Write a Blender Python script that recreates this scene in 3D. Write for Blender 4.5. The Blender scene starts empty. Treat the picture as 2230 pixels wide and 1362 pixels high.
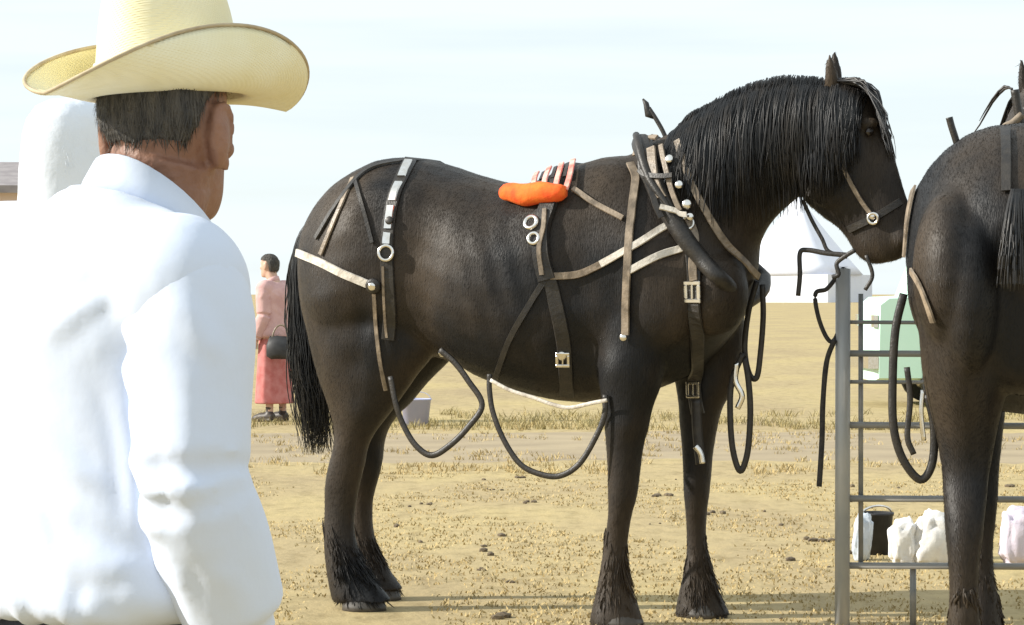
import bpy, bmesh, math, random
import numpy as np
from mathutils import Vector, Matrix, noise
from mathutils.bvhtree import BVHTree

R = math.radians
PI = math.pi
S = bpy.context.scene
C = S.collection
random.seed(7)

# ------------------------------------------------------------------ camera, light, exposure
F, CX, HY, CAMZ = 5670.0, 1115.0, 640.0, 1.32      # focal length, optical axis and horizon in photo pixels; lens height
cam_d = bpy.data.cameras.new('camera')
cam = bpy.data.objects.new('camera', cam_d)
C.objects.link(cam)
cam.location = (0, 0, CAMZ)
cam.rotation_euler = (R(90), 0, 0)
cam_d.sensor_width = 36
cam_d.lens = 36 * F / 2230.0
cam_d.shift_y = -(681 - HY) / 2230.0
cam_d.clip_start = 0.1
cam_d.clip_end = 6000
S.camera = cam

SUN_EL, SUN_AZ = 27.0, 183.0     # azimuth: degrees anticlockwise from +X of the direction towards the sun
world = bpy.data.worlds.new('World')
S.world = world
world.use_nodes = True
wn, wl = world.node_tree.nodes, world.node_tree.links
wn.clear()
w_out = wn.new('ShaderNodeOutputWorld')
w_bg = wn.new('ShaderNodeBackground'); w_bg.inputs['Strength'].default_value = 0.118
w_sky = wn.new('ShaderNodeTexSky'); w_sky.sky_type = 'NISHITA'; w_sky.sun_disc = False
w_sky.sun_elevation = R(SUN_EL); w_sky.sun_rotation = R(90 - SUN_AZ)
w_sky.air_density = 1.0; w_sky.dust_density = 0.6; w_sky.ozone_density = 2.0
w_tc = wn.new('ShaderNodeTexCoord')
w_map = wn.new('ShaderNodeMapping'); w_map.inputs['Scale'].default_value = (1.6, 1.6, 22.0)
w_no = wn.new('ShaderNodeTexNoise'); w_no.inputs['Scale'].default_value = 2.3; w_no.inputs['Detail'].default_value = 5; w_no.inputs['Roughness'].default_value = 0.5
w_rmp = wn.new('ShaderNodeValToRGB')
w_rmp.color_ramp.elements[0].position = 0.36; w_rmp.color_ramp.elements[0].color = (0.80, 0.80, 0.80, 1)
w_rmp.color_ramp.elements[1].position = 0.60; w_rmp.color_ramp.elements[1].color = (1, 1, 1, 1)
w_mix = wn.new('ShaderNodeMixRGB'); w_mix.inputs[2].default_value = (6.15, 6.75, 6.95, 1)
wl.new(w_tc.outputs['Generated'], w_map.inputs[0]); wl.new(w_map.outputs[0], w_no.inputs['Vector'])
wl.new(w_no.outputs[0], w_rmp.inputs[0]); wl.new(w_rmp.outputs[0], w_mix.inputs[0])
wl.new(w_sky.outputs[0], w_mix.inputs[1]); wl.new(w_mix.outputs[0], w_bg.inputs[0]); wl.new(w_bg.outputs[0], w_out.inputs[0])

sun_d = bpy.data.lights.new('sun', 'SUN')
sun_d.energy = 5.0; sun_d.angle = R(0.5); sun_d.color = (1.0, 0.95, 0.86)
sun = bpy.data.objects.new('sun', sun_d); C.objects.link(sun)
sdir = Vector((math.cos(R(SUN_AZ)) * math.cos(R(SUN_EL)), math.sin(R(SUN_AZ)) * math.cos(R(SUN_EL)), math.sin(R(SUN_EL))))
sun.rotation_euler = sdir.to_track_quat('Z', 'Y').to_euler()
sun.location = (-8, -6, 12)
S.view_settings.view_transform = 'Standard'
S.view_settings.look = 'None'
S.view_settings.gamma = 1
S.view_settings.exposure = 0.38
S.view_settings.use_curve_mapping = False
S.render.engine = 'CYCLES'
S.cycles.max_bounces = 6

# ------------------------------------------------------------------ materials
def mat(name, col, rough=0.7, col2=None, scale=8.0, stretch=(1, 1, 1), bump=0.0, bscale=60.0, metal=0.0, detail=4, lo=0.35, hi=0.65, spec=0.5, sheen=0.0, bstretch=None, coords='Object'):
    m = bpy.data.materials.new(name); m.use_nodes = True
    n, l = m.node_tree.nodes, m.node_tree.links
    b = n['Principled BSDF']
    b.inputs['Base Color'].default_value = (*col, 1); b.inputs['Roughness'].default_value = rough
    b.inputs['Metallic'].default_value = metal; b.inputs['Specular IOR Level'].default_value = spec
    if sheen:
        b.inputs['Sheen Weight'].default_value = sheen
    tc = n.new('ShaderNodeTexCoord')
    if col2:
        mp = n.new('ShaderNodeMapping'); mp.inputs['Scale'].default_value = stretch
        t = n.new('ShaderNodeTexNoise'); t.inputs['Scale'].default_value = scale; t.inputs['Detail'].default_value = detail
        rp = n.new('ShaderNodeValToRGB')
        rp.color_ramp.elements[0].position = lo; rp.color_ramp.elements[0].color = (*col, 1)
        rp.color_ramp.elements[1].position = hi; rp.color_ramp.elements[1].color = (*col2, 1)
        l.new(tc.outputs[coords], mp.inputs[0]); l.new(mp.outputs[0], t.inputs['Vector'])
        l.new(t.outputs[0], rp.inputs[0]); l.new(rp.outputs[0], b.inputs['Base Color'])
    if bump:
        mp2 = n.new('ShaderNodeMapping'); mp2.inputs['Scale'].default_value = bstretch or stretch
        t2 = n.new('ShaderNodeTexNoise'); t2.inputs['Scale'].default_value = bscale; t2.inputs['Detail'].default_value = 3
        bp = n.new('ShaderNodeBump'); bp.inputs['Strength'].default_value = bump; bp.inputs['Distance'].default_value = 0.01
        l.new(tc.outputs[coords], mp2.inputs[0]); l.new(mp2.outputs[0], t2.inputs['Vector'])
        l.new(t2.outputs[0], bp.inputs['Height']); l.new(bp.outputs[0], b.inputs['Normal'])
    return m

M = {}
M['coat'] = mat('coat', (0.0085, 0.0085, 0.0095), 0.50, (0.060, 0.042, 0.026), 2.2, (1, 1, 0.6), 0.22, 190, lo=0.40, hi=0.72, spec=0.25, bstretch=(1, 1, 0.16), detail=7)
M['hair'] = mat('horse_hair', (0.008, 0.008, 0.009), 0.42, (0.035, 0.029, 0.024), 5, (4, 4, 0.5), spec=0.5, lo=0.45, hi=0.75)
M['hoof'] = mat('hoof', (0.05, 0.045, 0.04), 0.5, (0.09, 0.08, 0.07), 20)
M['eye'] = mat('eye', (0.012, 0.008, 0.006), 0.08)
M['leather'] = mat('black_leather', (0.014, 0.012, 0.011), 0.48, (0.03, 0.025, 0.02), 30, bump=0.2, bscale=120)
M['tan'] = mat('tan_leather', (0.13, 0.10, 0.07), 0.45, (0.30, 0.235, 0.17), 25, bump=0.2, bscale=100)
M['pale'] = mat('pale_strap', (0.62, 0.57, 0.50), 0.45, (0.30, 0.25, 0.20), 22, bump=0.35, bscale=60, lo=0.5, hi=0.75)
M['chrome'] = mat('chrome', (0.82, 0.80, 0.77), 0.22, (0.7, 0.66, 0.6), 40, metal=1.0)
M['wood'] = mat('hame_wood', (0.30, 0.22, 0.15), 0.45, (0.16, 0.11, 0.08), 18, (1, 1, 0.3), 0.2, 60)
M['red'] = mat('red_pad', (0.88, 0.085, 0.012), 0.85, (0.95, 0.19, 0.02), 14, bump=0.3, bscale=50)
M['redband'] = mat('pink_band', (0.75, 0.18, 0.14), 0.6, (0.85, 0.5, 0.42), 20)
M['steel'] = mat('galvanised_steel', (0.32, 0.345, 0.37), 0.5, (0.46, 0.46, 0.45), 12, (1, 1, 0.3), metal=0.2)
M['rail'] = mat('weathered_steel', (0.19, 0.20, 0.205), 0.5, (0.30, 0.29, 0.27), 12, (0.3, 1, 1), metal=0.2)
M['rope'] = mat('dark_rope', (0.02, 0.02, 0.024), 0.8, (0.05, 0.045, 0.04), 60)
M['skin'] = mat('skin', (0.20, 0.095, 0.062), 0.55, (0.28, 0.145, 0.095), 16, bump=0.25, bscale=90, lo=0.3, hi=0.7)
M['skin2'] = mat('fair_skin', (0.48, 0.30, 0.22), 0.5, (0.55, 0.36, 0.27), 14)
M['brownhair'] = mat('grey_brown_hair', (0.030, 0.028, 0.026), 0.6, (0.085, 0.075, 0.062), 30, (3, 3, 0.6), 0.5, 120)
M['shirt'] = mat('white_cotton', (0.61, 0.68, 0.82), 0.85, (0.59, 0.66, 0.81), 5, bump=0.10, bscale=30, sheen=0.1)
M['navy'] = mat('navy_denim', (0.022, 0.026, 0.045), 0.8, (0.035, 0.042, 0.07), 40, bump=0.3, bscale=260)
M['belt'] = mat('belt_leather', (0.02, 0.016, 0.014), 0.45, (0.04, 0.03, 0.024), 40)
M['straw'] = mat('straw', (0.78, 0.71, 0.44), 0.7, (0.83, 0.79, 0.58), 9, bump=0.0)
M['strawedge'] = mat('hat_edging', (0.38, 0.30, 0.19), 0.7, (0.5, 0.42, 0.28), 40)
M['hatband'] = mat('pale_hat_band', (0.70, 0.66, 0.46), 0.6, (0.62, 0.58, 0.40), 20)
M['white'] = mat('white_cloth', (0.74, 0.78, 0.85), 0.85, (0.70, 0.75, 0.83), 8, bump=0.2, bscale=40)
M['pink'] = mat('pink_shirt', (0.52, 0.31, 0.30), 0.85, (0.60, 0.38, 0.36), 10, bump=0.2, bscale=50)
M['shorts'] = mat('red_skirt', (0.42, 0.12, 0.11), 0.85, (0.50, 0.19, 0.18), 14)
M['boot'] = mat('boot_leather', (0.04, 0.03, 0.025), 0.5, (0.06, 0.045, 0.035), 20)
M['mint'] = mat('mint_paint', (0.55, 0.80, 0.66), 0.4, (0.58, 0.82, 0.69), 3)
M['glass'] = mat('car_glass', (0.02, 0.025, 0.03), 0.08, (0.03, 0.035, 0.04), 3)
M['tyre'] = mat('tyre_rubber', (0.02, 0.02, 0.02), 0.8, (0.03, 0.03, 0.03), 20)
M['lamp_red'] = mat('lamp_lens', (0.5, 0.03, 0.02), 0.2, (0.4, 0.02, 0.02), 10)
M['wallpink'] = mat('pale_stucco', (0.78, 0.64, 0.58), 0.85, (0.82, 0.70, 0.64), 2, bump=0.2, bscale=12)
M['roof'] = mat('grey_roof', (0.24, 0.215, 0.22), 0.8, (0.32, 0.29, 0.29), 3, bump=0.3, bscale=10)
M['trim'] = mat('white_trim', (0.75, 0.74, 0.70), 0.6, (0.7, 0.69, 0.66), 5)
M['sack'] = mat('white_sack', (0.78, 0.77, 0.75), 0.75, (0.66, 0.64, 0.62), 10, bump=0.4, bscale=30)
M['black'] = mat('black_rubber', (0.018, 0.018, 0.02), 0.6, (0.03, 0.03, 0.032), 20)
M['greyblue'] = mat('grey_blue_canvas', (0.42, 0.47, 0.53), 0.8, (0.5, 0.54, 0.58), 12, bump=0.3, bscale=60)
M['lilac'] = mat('lilac_canvas', (0.55, 0.50, 0.60), 0.8, (0.62, 0.56, 0.64), 12, bump=0.3, bscale=60)
M['bark'] = mat('bark', (0.10, 0.075, 0.055), 0.9, (0.16, 0.12, 0.09), 12, (1, 1, 0.2), 0.5, 20)
M['leaf'] = mat('leaf', (0.045, 0.075, 0.035), 0.7, (0.09, 0.12, 0.06), 1.5)
M['straw_grass'] = mat('dry_grass', (0.39, 0.295, 0.135), 0.85, (0.50, 0.39, 0.185), 0.9, lo=0.3, hi=0.7)
M['clod'] = mat('clod', (0.10, 0.075, 0.05), 0.9, (0.17, 0.13, 0.08), 15)

# ------------------------------------------------------------------ helpers
def link(name, me, m=None, parent=None, smooth=True):
    o = bpy.data.objects.new(name, me); C.objects.link(o)
    if m is not None:
        if len(me.materials) == 0:
            me.materials.append(m)
    if parent is not None:
        o.parent = parent
    if smooth:
        me.polygons.foreach_set('use_smooth', [True] * len(me.polygons))
    return o

def tag(o, label=None, cat=None, group=None, kind=None):
    for k, v in (('label', label), ('category', cat), ('group', group), ('kind', kind)):
        if v: o[k] = v
    return o

def empty(name, loc, rz=0.0, **kw):
    o = bpy.data.objects.new(name, None); C.objects.link(o)
    o.location = loc; o.rotation_euler = (0, 0, rz)
    o.empty_display_size = 0.2
    return tag(o, **kw)

def tomesh(bm, name='m'):
    me = bpy.data.meshes.new(name)
    bmesh.ops.recalc_face_normals(bm, faces=bm.faces)
    bm.to_mesh(me); bm.free()
    return me

def rings(bm, rs, closed=False):
    """Skin a list of rings (equal counts of points) and cap the ends."""
    vr = [[bm.verts.new(p) for p in r] for r in rs]
    n = len(vr[0])
    for a, b in zip(vr, vr[1:]):
        for i in range(n):
            bm.faces.new((a[i], a[(i + 1) % n], b[(i + 1) % n], b[i]))
    if closed:
        a, b = vr[-1], vr[0]
        for i in range(n):
            bm.faces.new((a[i], a[(i + 1) % n], b[(i + 1) % n], b[i]))
    else:
        bm.faces.new(vr[0][::-1]); bm.faces.new(vr[-1])
    return vr

def frames(pts, up=Vector((0, 0, 1))):
    out = []
    n = len(pts)
    for i, p in enumerate(pts):
        t = (pts[min(i + 1, n - 1)] - pts[max(i - 1, 0)]).normalized()
        u = up - t * up.dot(t)
        if u.length < 1e-3:
            u = Vector((1, 0, 0)) - t * t.x
        u.normalize()
        out.append((t, u, t.cross(u)))
    return out

def tube(bm, pts, rad, n=10, up=Vector((0, 0, 1)), flat=1.0):
    pts = [Vector(p) for p in pts]
    if not hasattr(rad, '__len__'): rad = [rad] * len(pts)
    rs = []
    for p, r, (t, u, s) in zip(pts, rad, frames(pts, up)):
        rs.append([p + s * (math.cos(2 * PI * k / n) * r) + u * (math.sin(2 * PI * k / n) * r * flat) for k in range(n)])
    return rings(bm, rs)

def spline(pts, m=8):
    """Catmull-Rom through the points."""
    pts = [Vector(p) for p in pts]
    P = [pts[0] * 2 - pts[1]] + pts + [pts[-1] * 2 - pts[-2]]
    out = []
    for i in range(1, len(P) - 2):
        a, b, c, d = P[i - 1], P[i], P[i + 1], P[i + 2]
        for k in range(m):
            t = k / m
            out.append(0.5 * ((2 * b) + (c - a) * t + (2 * a - 5 * b + 4 * c - d) * t * t + (3 * b - a - 3 * c + d) * t ** 3))
    out.append(pts[-1])
    return out

def lerp_table(tab, m=4):
    """Smoothly resample rows of numbers."""
    rows = spline_rows(tab, m)
    return rows

def spline_rows(tab, m=4):
    A = np.array(tab, float)
    P = np.vstack([2 * A[0] - A[1], A, 2 * A[-1] - A[-2]])
    out = []
    for i in range(1, len(P) - 2):
        a, b, c, d = P[i - 1], P[i], P[i + 1], P[i + 2]
        for k in range(m):
            t = k / m
            out.append(0.5 * (2 * b + (c - a) * t + (2 * a - 5 * b + 4 * c - d) * t * t + (3 * b - a - 3 * c + d) * t ** 3))
    out.append(A[-1])
    return out

def ball(bm, c, r, seg=16, rot=None):
    rx, ry, rz = (r, r, r) if not hasattr(r, '__len__') else r
    mtx = Matrix.Translation(Vector(c)) @ (rot.to_4x4() if rot else Matrix()) @ Matrix.Diagonal((rx, ry, rz, 1))
    bmesh.ops.create_uvsphere(bm, u_segments=seg, v_segments=max(6, seg // 2), radius=1, matrix=mtx)

def box(bm, c, s, rot=None):
    mtx = Matrix.Translation(Vector(c)) @ (rot.to_4x4() if rot else Matrix()) @ Matrix.Diagonal((s[0], s[1], s[2], 1))
    return bmesh.ops.create_cube(bm, size=1, matrix=mtx)

def remesh(bm, voxel, iters=10, fac=0.5):
    """Weld overlapping closed shapes into one continuous skin."""
    me = tomesh(bm, 'raw')
    o = bpy.data.objects.new('raw', me); C.objects.link(o)
    md = o.modifiers.new('r', 'REMESH'); md.mode = 'VOXEL'; md.voxel_size = voxel
    if iters:
        sm = o.modifiers.new('s', 'SMOOTH'); sm.factor = fac; sm.iterations = iters
    dg = bpy.context.evaluated_depsgraph_get(); dg.update()
    out = bpy.data.meshes.new_from_object(o.evaluated_get(dg))
    bpy.data.objects.remove(o); bpy.data.meshes.remove(me)
    return out

def displace(me, fn):
    """Move every vertex along its (original) normal by fn(co)."""
    n = len(me.vertices)
    co = np.empty(n * 3, np.float32); no = np.empty(n * 3, np.float32)
    me.vertices.foreach_get('co', co); me.vertex_normals.foreach_get('vector', no)
    co = co.reshape(-1, 3); no = no.reshape(-1, 3)
    d = np.array([fn(Vector(c)) for c in co.tolist()], np.float32)
    me.vertices.foreach_set('co', (co + no * d[:, None]).ravel()); me.update()

def bvh_of(me, mw=None):
    vs = [(mw @ v.co) if mw else v.co.copy() for v in me.vertices]
    return BVHTree.FromPolygons(vs, [tuple(p.vertices) for p in me.polygons])

def at(px, py, d):
    return Vector(((px - CX) / F * d, d, CAMZ + (HY - py) / F * d))

def ray(px, py):
    return Vector(((px - CX) / F, 1.0, (HY - py) / F)).normalized()

CAMP = Vector((0, 0, CAMZ))

# ------------------------------------------------------------------ the setting: field, dirt track
def ground_material():
    m = bpy.data.materials.new('dry_field'); m.use_nodes = True
    n, l = m.node_tree.nodes, m.node_tree.links
    b = n['Principled BSDF']; b.inputs['Roughness'].default_value = 0.95; b.inputs['Specular IOR Level'].default_value = 0.1
    tc = n.new('ShaderNodeTexCoord')
    def noise_ramp(scale, stretch, stops, detail=5, rough=0.6):
        mp = n.new('ShaderNodeMapping'); mp.inputs['Scale'].default_value = stretch
        t = n.new('ShaderNodeTexNoise'); t.inputs['Scale'].default_value = scale; t.inputs['Detail'].default_value = detail; t.inputs['Roughness'].default_value = rough
        r = n.new('ShaderNodeValToRGB')
        while len(r.color_ramp.elements) < len(stops): r.color_ramp.elements.new(0.5)
        for e, (p, c) in zip(r.color_ramp.elements, stops): e.position = p; e.color = (*c, 1)
        l.new(tc.outputs['Object'], mp.inputs[0]); l.new(mp.outputs[0], t.inputs['Vector']); l.new(t.outputs[0], r.inputs[0])
        return r, t
    big, _ = noise_ramp(0.55, (1, 0.45, 1), [(0.30, (0.36, 0.282, 0.165)), (0.52, (0.43, 0.342, 0.185)), (0.72, (0.47, 0.378, 0.185))])
    fine, ft = noise_ramp(7.0, (1, 0.6, 1), [(0.30, (0.72, 0.70, 0.66)), (0.50, (1, 1, 1)), (0.72, (1.10, 1.08, 1.04))], 7, 0.65)
    spots, _ = noise_ramp(2.6, (1, 0.5, 1), [(0.0, (1, 1, 1)), (0.64, (1, 1, 1)), (0.74, (0.62, 0.58, 0.52))], 4)
    m1 = n.new('ShaderNodeMixRGB'); m1.blend_type = 'MULTIPLY'; m1.inputs[0].default_value = 1
    m2 = n.new('ShaderNodeMixRGB'); m2.blend_type = 'MULTIPLY'; m2.inputs[0].default_value = 1
    l.new(big.outputs[0], m1.inputs[1]); l.new(fine.outputs[0], m1.inputs[2])
    l.new(m1.outputs[0], m2.inputs[1]); l.new(spots.outputs[0], m2.inputs[2]); l.new(m2.outputs[0], b.inputs['Base Color'])
    bp = n.new('ShaderNodeBump'); bp.inputs['Strength'].default_value = 0.5; bp.inputs['Distance'].default_value = 0.03
    l.new(ft.outputs[0], bp.inputs['Height']); l.new(bp.outputs[0], b.inputs['Normal'])
    return m
M['field'] = ground_material()
bm = bmesh.new()
ys = [-30, 0, 6, 10, 14, 18, 24, 32, 45, 70, 120, 300, 900, 4000]
xs = [-3000, -600, -120, -40, -16, -8, -4, 0, 4, 8, 16, 40, 120, 600, 3000]
g = [[bm.verts.new((x, y, 0)) for x in xs] for y in ys]
for j in range(len(ys) - 1):
    for i in range(len(xs) - 1):
        bm.faces.new((g[j][i], g[j][i + 1], g[j + 1][i + 1], g[j + 1][i]))
tag(link('ground', tomesh(bm), M['field']), 'dry straw coloured field reaching the horizon', 'ground', kind='structure')

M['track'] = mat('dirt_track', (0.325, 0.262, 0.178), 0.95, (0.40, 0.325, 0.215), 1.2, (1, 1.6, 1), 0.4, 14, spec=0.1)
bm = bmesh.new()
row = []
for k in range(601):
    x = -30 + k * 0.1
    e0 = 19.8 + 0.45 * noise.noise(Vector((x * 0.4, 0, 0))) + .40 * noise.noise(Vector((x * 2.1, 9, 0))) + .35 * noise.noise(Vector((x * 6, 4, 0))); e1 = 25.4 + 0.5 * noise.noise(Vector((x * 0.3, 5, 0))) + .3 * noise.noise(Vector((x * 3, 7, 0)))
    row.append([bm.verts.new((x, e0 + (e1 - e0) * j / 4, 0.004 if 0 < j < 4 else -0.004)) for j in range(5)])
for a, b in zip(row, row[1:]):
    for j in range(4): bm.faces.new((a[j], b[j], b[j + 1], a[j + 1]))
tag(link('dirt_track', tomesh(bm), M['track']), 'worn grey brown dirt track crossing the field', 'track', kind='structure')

def blades(n, y0, y1, hmin, hmax, clump=6):
    vs, fs = [], []
    k = 0
    while k < n:
        y = y0 + (y1 - y0) * random.random() ** 1.3
        x = (random.random() - 0.5) * 2 * (y * 0.21 + 0.4)
        if noise.noise(Vector((x * 1.1, y * 0.6, 3))) < -0.12: k += 1; continue
        for _ in range(clump):
            bx, by = x + random.gauss(0, 0.035), y + random.gauss(0, 0.035)
            h = random.uniform(hmin, hmax); a = random.random() * PI; w = random.uniform(0.0025, 0.006)
            lx, ly = random.gauss(0, 0.55) * h, random.gauss(0, 0.55) * h
            i = len(vs); c, s = math.cos(a) * w, math.sin(a) * w
            vs += [(bx - c, by - s, 0), (bx + c, by + s, 0), (bx + lx * 0.4 + c * 0.7, by + ly * 0.4 + s * 0.7, h * 0.6),
                   (bx + lx * 0.4 - c * 0.7, by + ly * 0.4 - s * 0.7, h * 0.6), (bx + lx, by + ly, h)]
            fs += [(i, i + 1, i + 2, i + 3), (i + 3, i + 2, i + 4)]
            k += 1
    me = bpy.data.meshes.new('blades'); me.from_pydata(vs, [], fs); return me
tag(link('dry_grass', blades(32000, 9.6, 19.5, 0.004, 0.018), M['straw_grass'], smooth=False), 'short dry yellow grass covering the trampled field', 'grass', kind='stuff')
tag(link('track_grass', blades(9000, 19.0, 26.2, 0.01, 0.05, 10), M['straw_grass'], smooth=False), 'thin dry grass tufts growing on the dirt track', 'grass', kind='stuff')
M['greengrass'] = mat('olive_grass', (0.29, 0.245, 0.105), 0.85, (0.40, 0.32, 0.15), 1.5)
tag(link('verge_grass', blades(9000, 25.2, 28.6, 0.03, 0.10, 8), M['greengrass'], smooth=False), 'taller olive grass along the far edge of the track', 'grass', kind='stuff')
bm = bmesh.new()
for k in range(60):
    y = random.uniform(10.2, 19); x = (random.random() - 0.5) * 2 * (y * 0.2)
    r = random.uniform(0.008, 0.028)
    for j in range(random.choice((1, 1, 2, 4))):
        q = Vector((x + random.gauss(0, 0.04), y + random.gauss(0, 0.04), r * 0.3))
        mtx = Matrix.Translation(q) @ Matrix.Rotation(random.random() * 6, 4, 'Z') @ Matrix.Diagonal((r * random.uniform(.7, 1.6), r * random.uniform(.7, 1.2), r * 0.6, 1))
        bmesh.ops.create_icosphere(bm, subdivisions=1, radius=1, matrix=mtx)
tag(link('clods', tomesh(bm), M['clod'], smooth=False), 'dark clods and droppings scattered over the field', 'clods', kind='stuff')

# ------------------------------------------------------------------ far things
def house():
    base = at(-60, 640, 62); x0, y0 = base.x, base.y
    r = empty('farm_house', (x0, y0, 0), R(8), label='far pale house with grey gabled roof at the left edge of the field', cat='house')
    W, D, H, RH = 7.0, 6.0, 3.75, 0.62
    bm = bmesh.new()
    v = [bm.verts.new(p) for p in ((-W, 0, 0), (0, 0, 0), (0, D, 0), (-W, D, 0), (-W, 0, H), (0, 0, H), (0, D, H), (-W, D, H), (-W, D / 2, H + RH), (0, D / 2, H + RH))]
    for f in ((0, 1, 5, 4), (1, 2, 6, 9, 5), (2, 3, 7, 6), (3, 0, 4, 8, 7), (4, 5, 9, 8), (6, 7, 8, 9), (0, 3, 2, 1)): bm.faces.new([v[i] for i in f])
    for q in bm.verts: q.co.x += 1.85
    link('wall', tomesh(bm), M['wallpink'], r, smooth=False)
    bm = bmesh.new()
    for s in (0, 1):
        ya, yb = (-0.5, D / 2) if s == 0 else (D + 0.5, D / 2)
        za = H - 0.5 * RH / (D / 2) + 0.06; zb = H + RH + 0.06
        a = [bm.verts.new((x + 1.85, y, z)) for (x, y, z) in ((-W - .4, ya, za), (.4, ya, za), (.4, yb, zb), (-W - .4, yb, zb))]
        b = [bm.verts.new(q.co + Vector((0, 0, 0.18))) for q in a]
        bm.faces.new(a[::-1]); bm.faces.new(b)
        for i in range(4): bm.faces.new((a[i], a[(i + 1) % 4], b[(i + 1) % 4], b[i]))
    rf = link('roof', tomesh(bm), M['roof'], r, smooth=False)
    for i, wx in enumerate((-3.6, -1.0)):
        bm = bmesh.new(); box(bm, (wx + 1.85, -0.03, 1.9), (1.2, 0.1, 1.3)); w = link('window', tomesh(bm), M['trim'], r, smooth=False)
        bm = bmesh.new(); box(bm, (wx + 1.85, -0.085, 1.9), (1.0, 0.03, 1.1)); link('pane', tomesh(bm), M['glass'], w, smooth=False)
house()

def car():
    p = at(1886, 640, 31)
    r = empty('parked_car', (p.x, p.y, 0), 0, label='tall pale mint green car parked far beyond the metal fence panel', cat='car')
    prof = [(0.0, .30), (0.02, 1.20), (0.12, 1.28), (0.95, 1.32), (3.2, 1.28), (4.35, 1.1), (4.45, .32)]
    def slab(pts, w, n=4, inset=0.06):
        bm = bmesh.new(); L = []
        for k in range(2 * n + 1):
            y = w * (k - n) / n
            e = inset if abs(k - n) == n else 0.0
            cx = sum(q[0] for q in pts) / len(pts); cz = sum(q[1] for q in pts) / len(pts)
            L.append([Vector((cx + (x - cx) * (1 - e * .3), y, cz + (z - cz) * (1 - e))) for x, z in pts])
        rings(bm, L); return tomesh(bm)
    link('body', slab(prof, 0.86), M['mint'], r, smooth=False)
    link('cabin', slab([(0.42, 1.25), (0.6, 1.74), (0.9, 1.8), (2.5, 1.79), (3.25, 1.25)], 0.74), M['mint'], r, smooth=False)
    for x0, x1, t0, t1 in ((0.62, 1.45, 0.72, 1.45), (1.55, 2.75, 1.55, 2.3)):
        bm = bmesh.new(); v = [bm.verts.new(q) for q in ((x0, -.748, 1.34), (x1, -.748, 1.34), (t1, -.748, 1.70), (t0, -.748, 1.70))]
        w = [bm.verts.new(q.co + Vector((0, .02, 0))) for q in v]
        bm.faces.new(v); bm.faces.new(w[::-1])
        for i in range(4): bm.faces.new((v[i], v[(i + 1) % 4], w[(i + 1) % 4], w[i]))
        link('window', tomesh(bm), M['glass'], r, smooth=False)
    for x in (0.85, 3.6):
        for y in (-.78, .78):
            bm = bmesh.new(); tube(bm, [(x, y - .1, .32), (x, y - .09, .32), (x, y + .09, .32), (x, y + .1, .32)], [.27, .32, .32, .27], 20)
            w = link('wheel', tomesh(bm), M['tyre'], r)
            bm = bmesh.new(); tube(bm, [(x, y - .112, .32), (x, y + .112, .32)], .18, 16); link('rim', tomesh(bm), M['chrome'], w)
    bm = bmesh.new(); box(bm, (-.03, 0, .52), (.12, 1.7, .14)); link('bumper', tomesh(bm), M['chrome'], r, smooth=False)
    for y in (-.7, .7):
        bm = bmesh.new(); box(bm, (.005, y, 1.0), (.05, .22, .14)); link('headlight', tomesh(bm), M['chrome'], r, smooth=False)
car()

def bucket(px, py, d, r0, h, name, m, label):
    p = at(px, py, d); o = empty(name, (p.x, p.y, 0), 0.4, label=label, cat='bucket')
    bm = bmesh.new(); rs = []
    for r, z in ((r0 * .8, 0), (r0, h), (r0 * 1.06, h), (r0 * 1.06, h + .012), (r0 * .96, h + .012), (r0 * .76, .015)):
        rs.append([Vector((math.cos(2 * PI * k / 24) * r, math.sin(2 * PI * k / 24) * r, z)) for k in range(24)])
    rings(bm, rs); link('tub', tomesh(bm), m, o)
    bm = bmesh.new(); tube(bm, [(math.cos(a) * r0 * 1.05, -.02 * math.sin(a), h + math.sin(a) * r0 * .55) for a in np.linspace(0, PI, 14)], .006, 6)
    link('handle', tomesh(bm), M['chrome'], o)

M['lightblue'] = mat('light_blue_plastic', (0.42, 0.45, 0.66), 0.5, (0.50, 0.50, 0.68), 6)
bucket(906, 640, 26.0, 0.15, 0.26, 'feed_bucket', M['lightblue'], 'pale blue bucket standing on the far side of the dirt track')
bucket(1908, 640, 13.2, 0.085, 0.20, 'rubber_bucket', M['black'], 'small black bucket on the ground behind the metal fence panel')

def sack(px, d, s, label, m, seed, name='feed_sack', tilt=0.0):
    p = at(px, 640, d)
    bm = bmesh.new(); bmesh.ops.create_icosphere(bm, subdivisions=4, radius=1)
    rot = Matrix.Rotation(tilt, 3, 'Y')
    for v in bm.verts:
        c = v.co.copy(); e = 0.62
        q = Vector([math.copysign(abs(t) ** e, t) for t in c])
        q *= 1 + 0.22 * noise.noise(c * 2.2 + Vector((seed, 0, 0))) + 0.10 * noise.noise(c * 6 + Vector((0, seed, 0)))
        q = rot @ Vector((q.x * s[0], q.y * s[1], q.z * s[2]))
        q.z = max(q.z + s[2] * 0.9, 0.0); v.co = q
    o = link(name, tomesh(bm), m); o.location = (p.x, p.y, 0)
    return tag(o, label, 'sack')
sack(1878, 12.9, (.045, .06, .12), 'grey blue canvas bag leaning behind the fence post', M['greyblue'], 3, 'canvas_bag', 0.1)
sack(1966, 12.7, (.065, .08, .115), 'stubby white sack standing upright beside the black bucket', M['sack'], 11)
sack(2034, 12.7, (.11, .10, .135), 'slumped white sack with crumpled top behind lower rail', M['sack'], 23, tilt=0.35)
sack(2085, 13.0, (.04, .07, .12), 'narrow white sack standing nearest the second horse leg', M['sack'], 37)
bucket(2064, 640, 12.75, 0.03, 0.16, 'black_can', M['black'], 'thin black can between two white sacks behind the panel')
sack(2222, 12.6, (.09, .10, .15), 'lilac canvas bag on the ground right of the second horse leg', M['lilac'], 41, 'lilac_bag')

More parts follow.
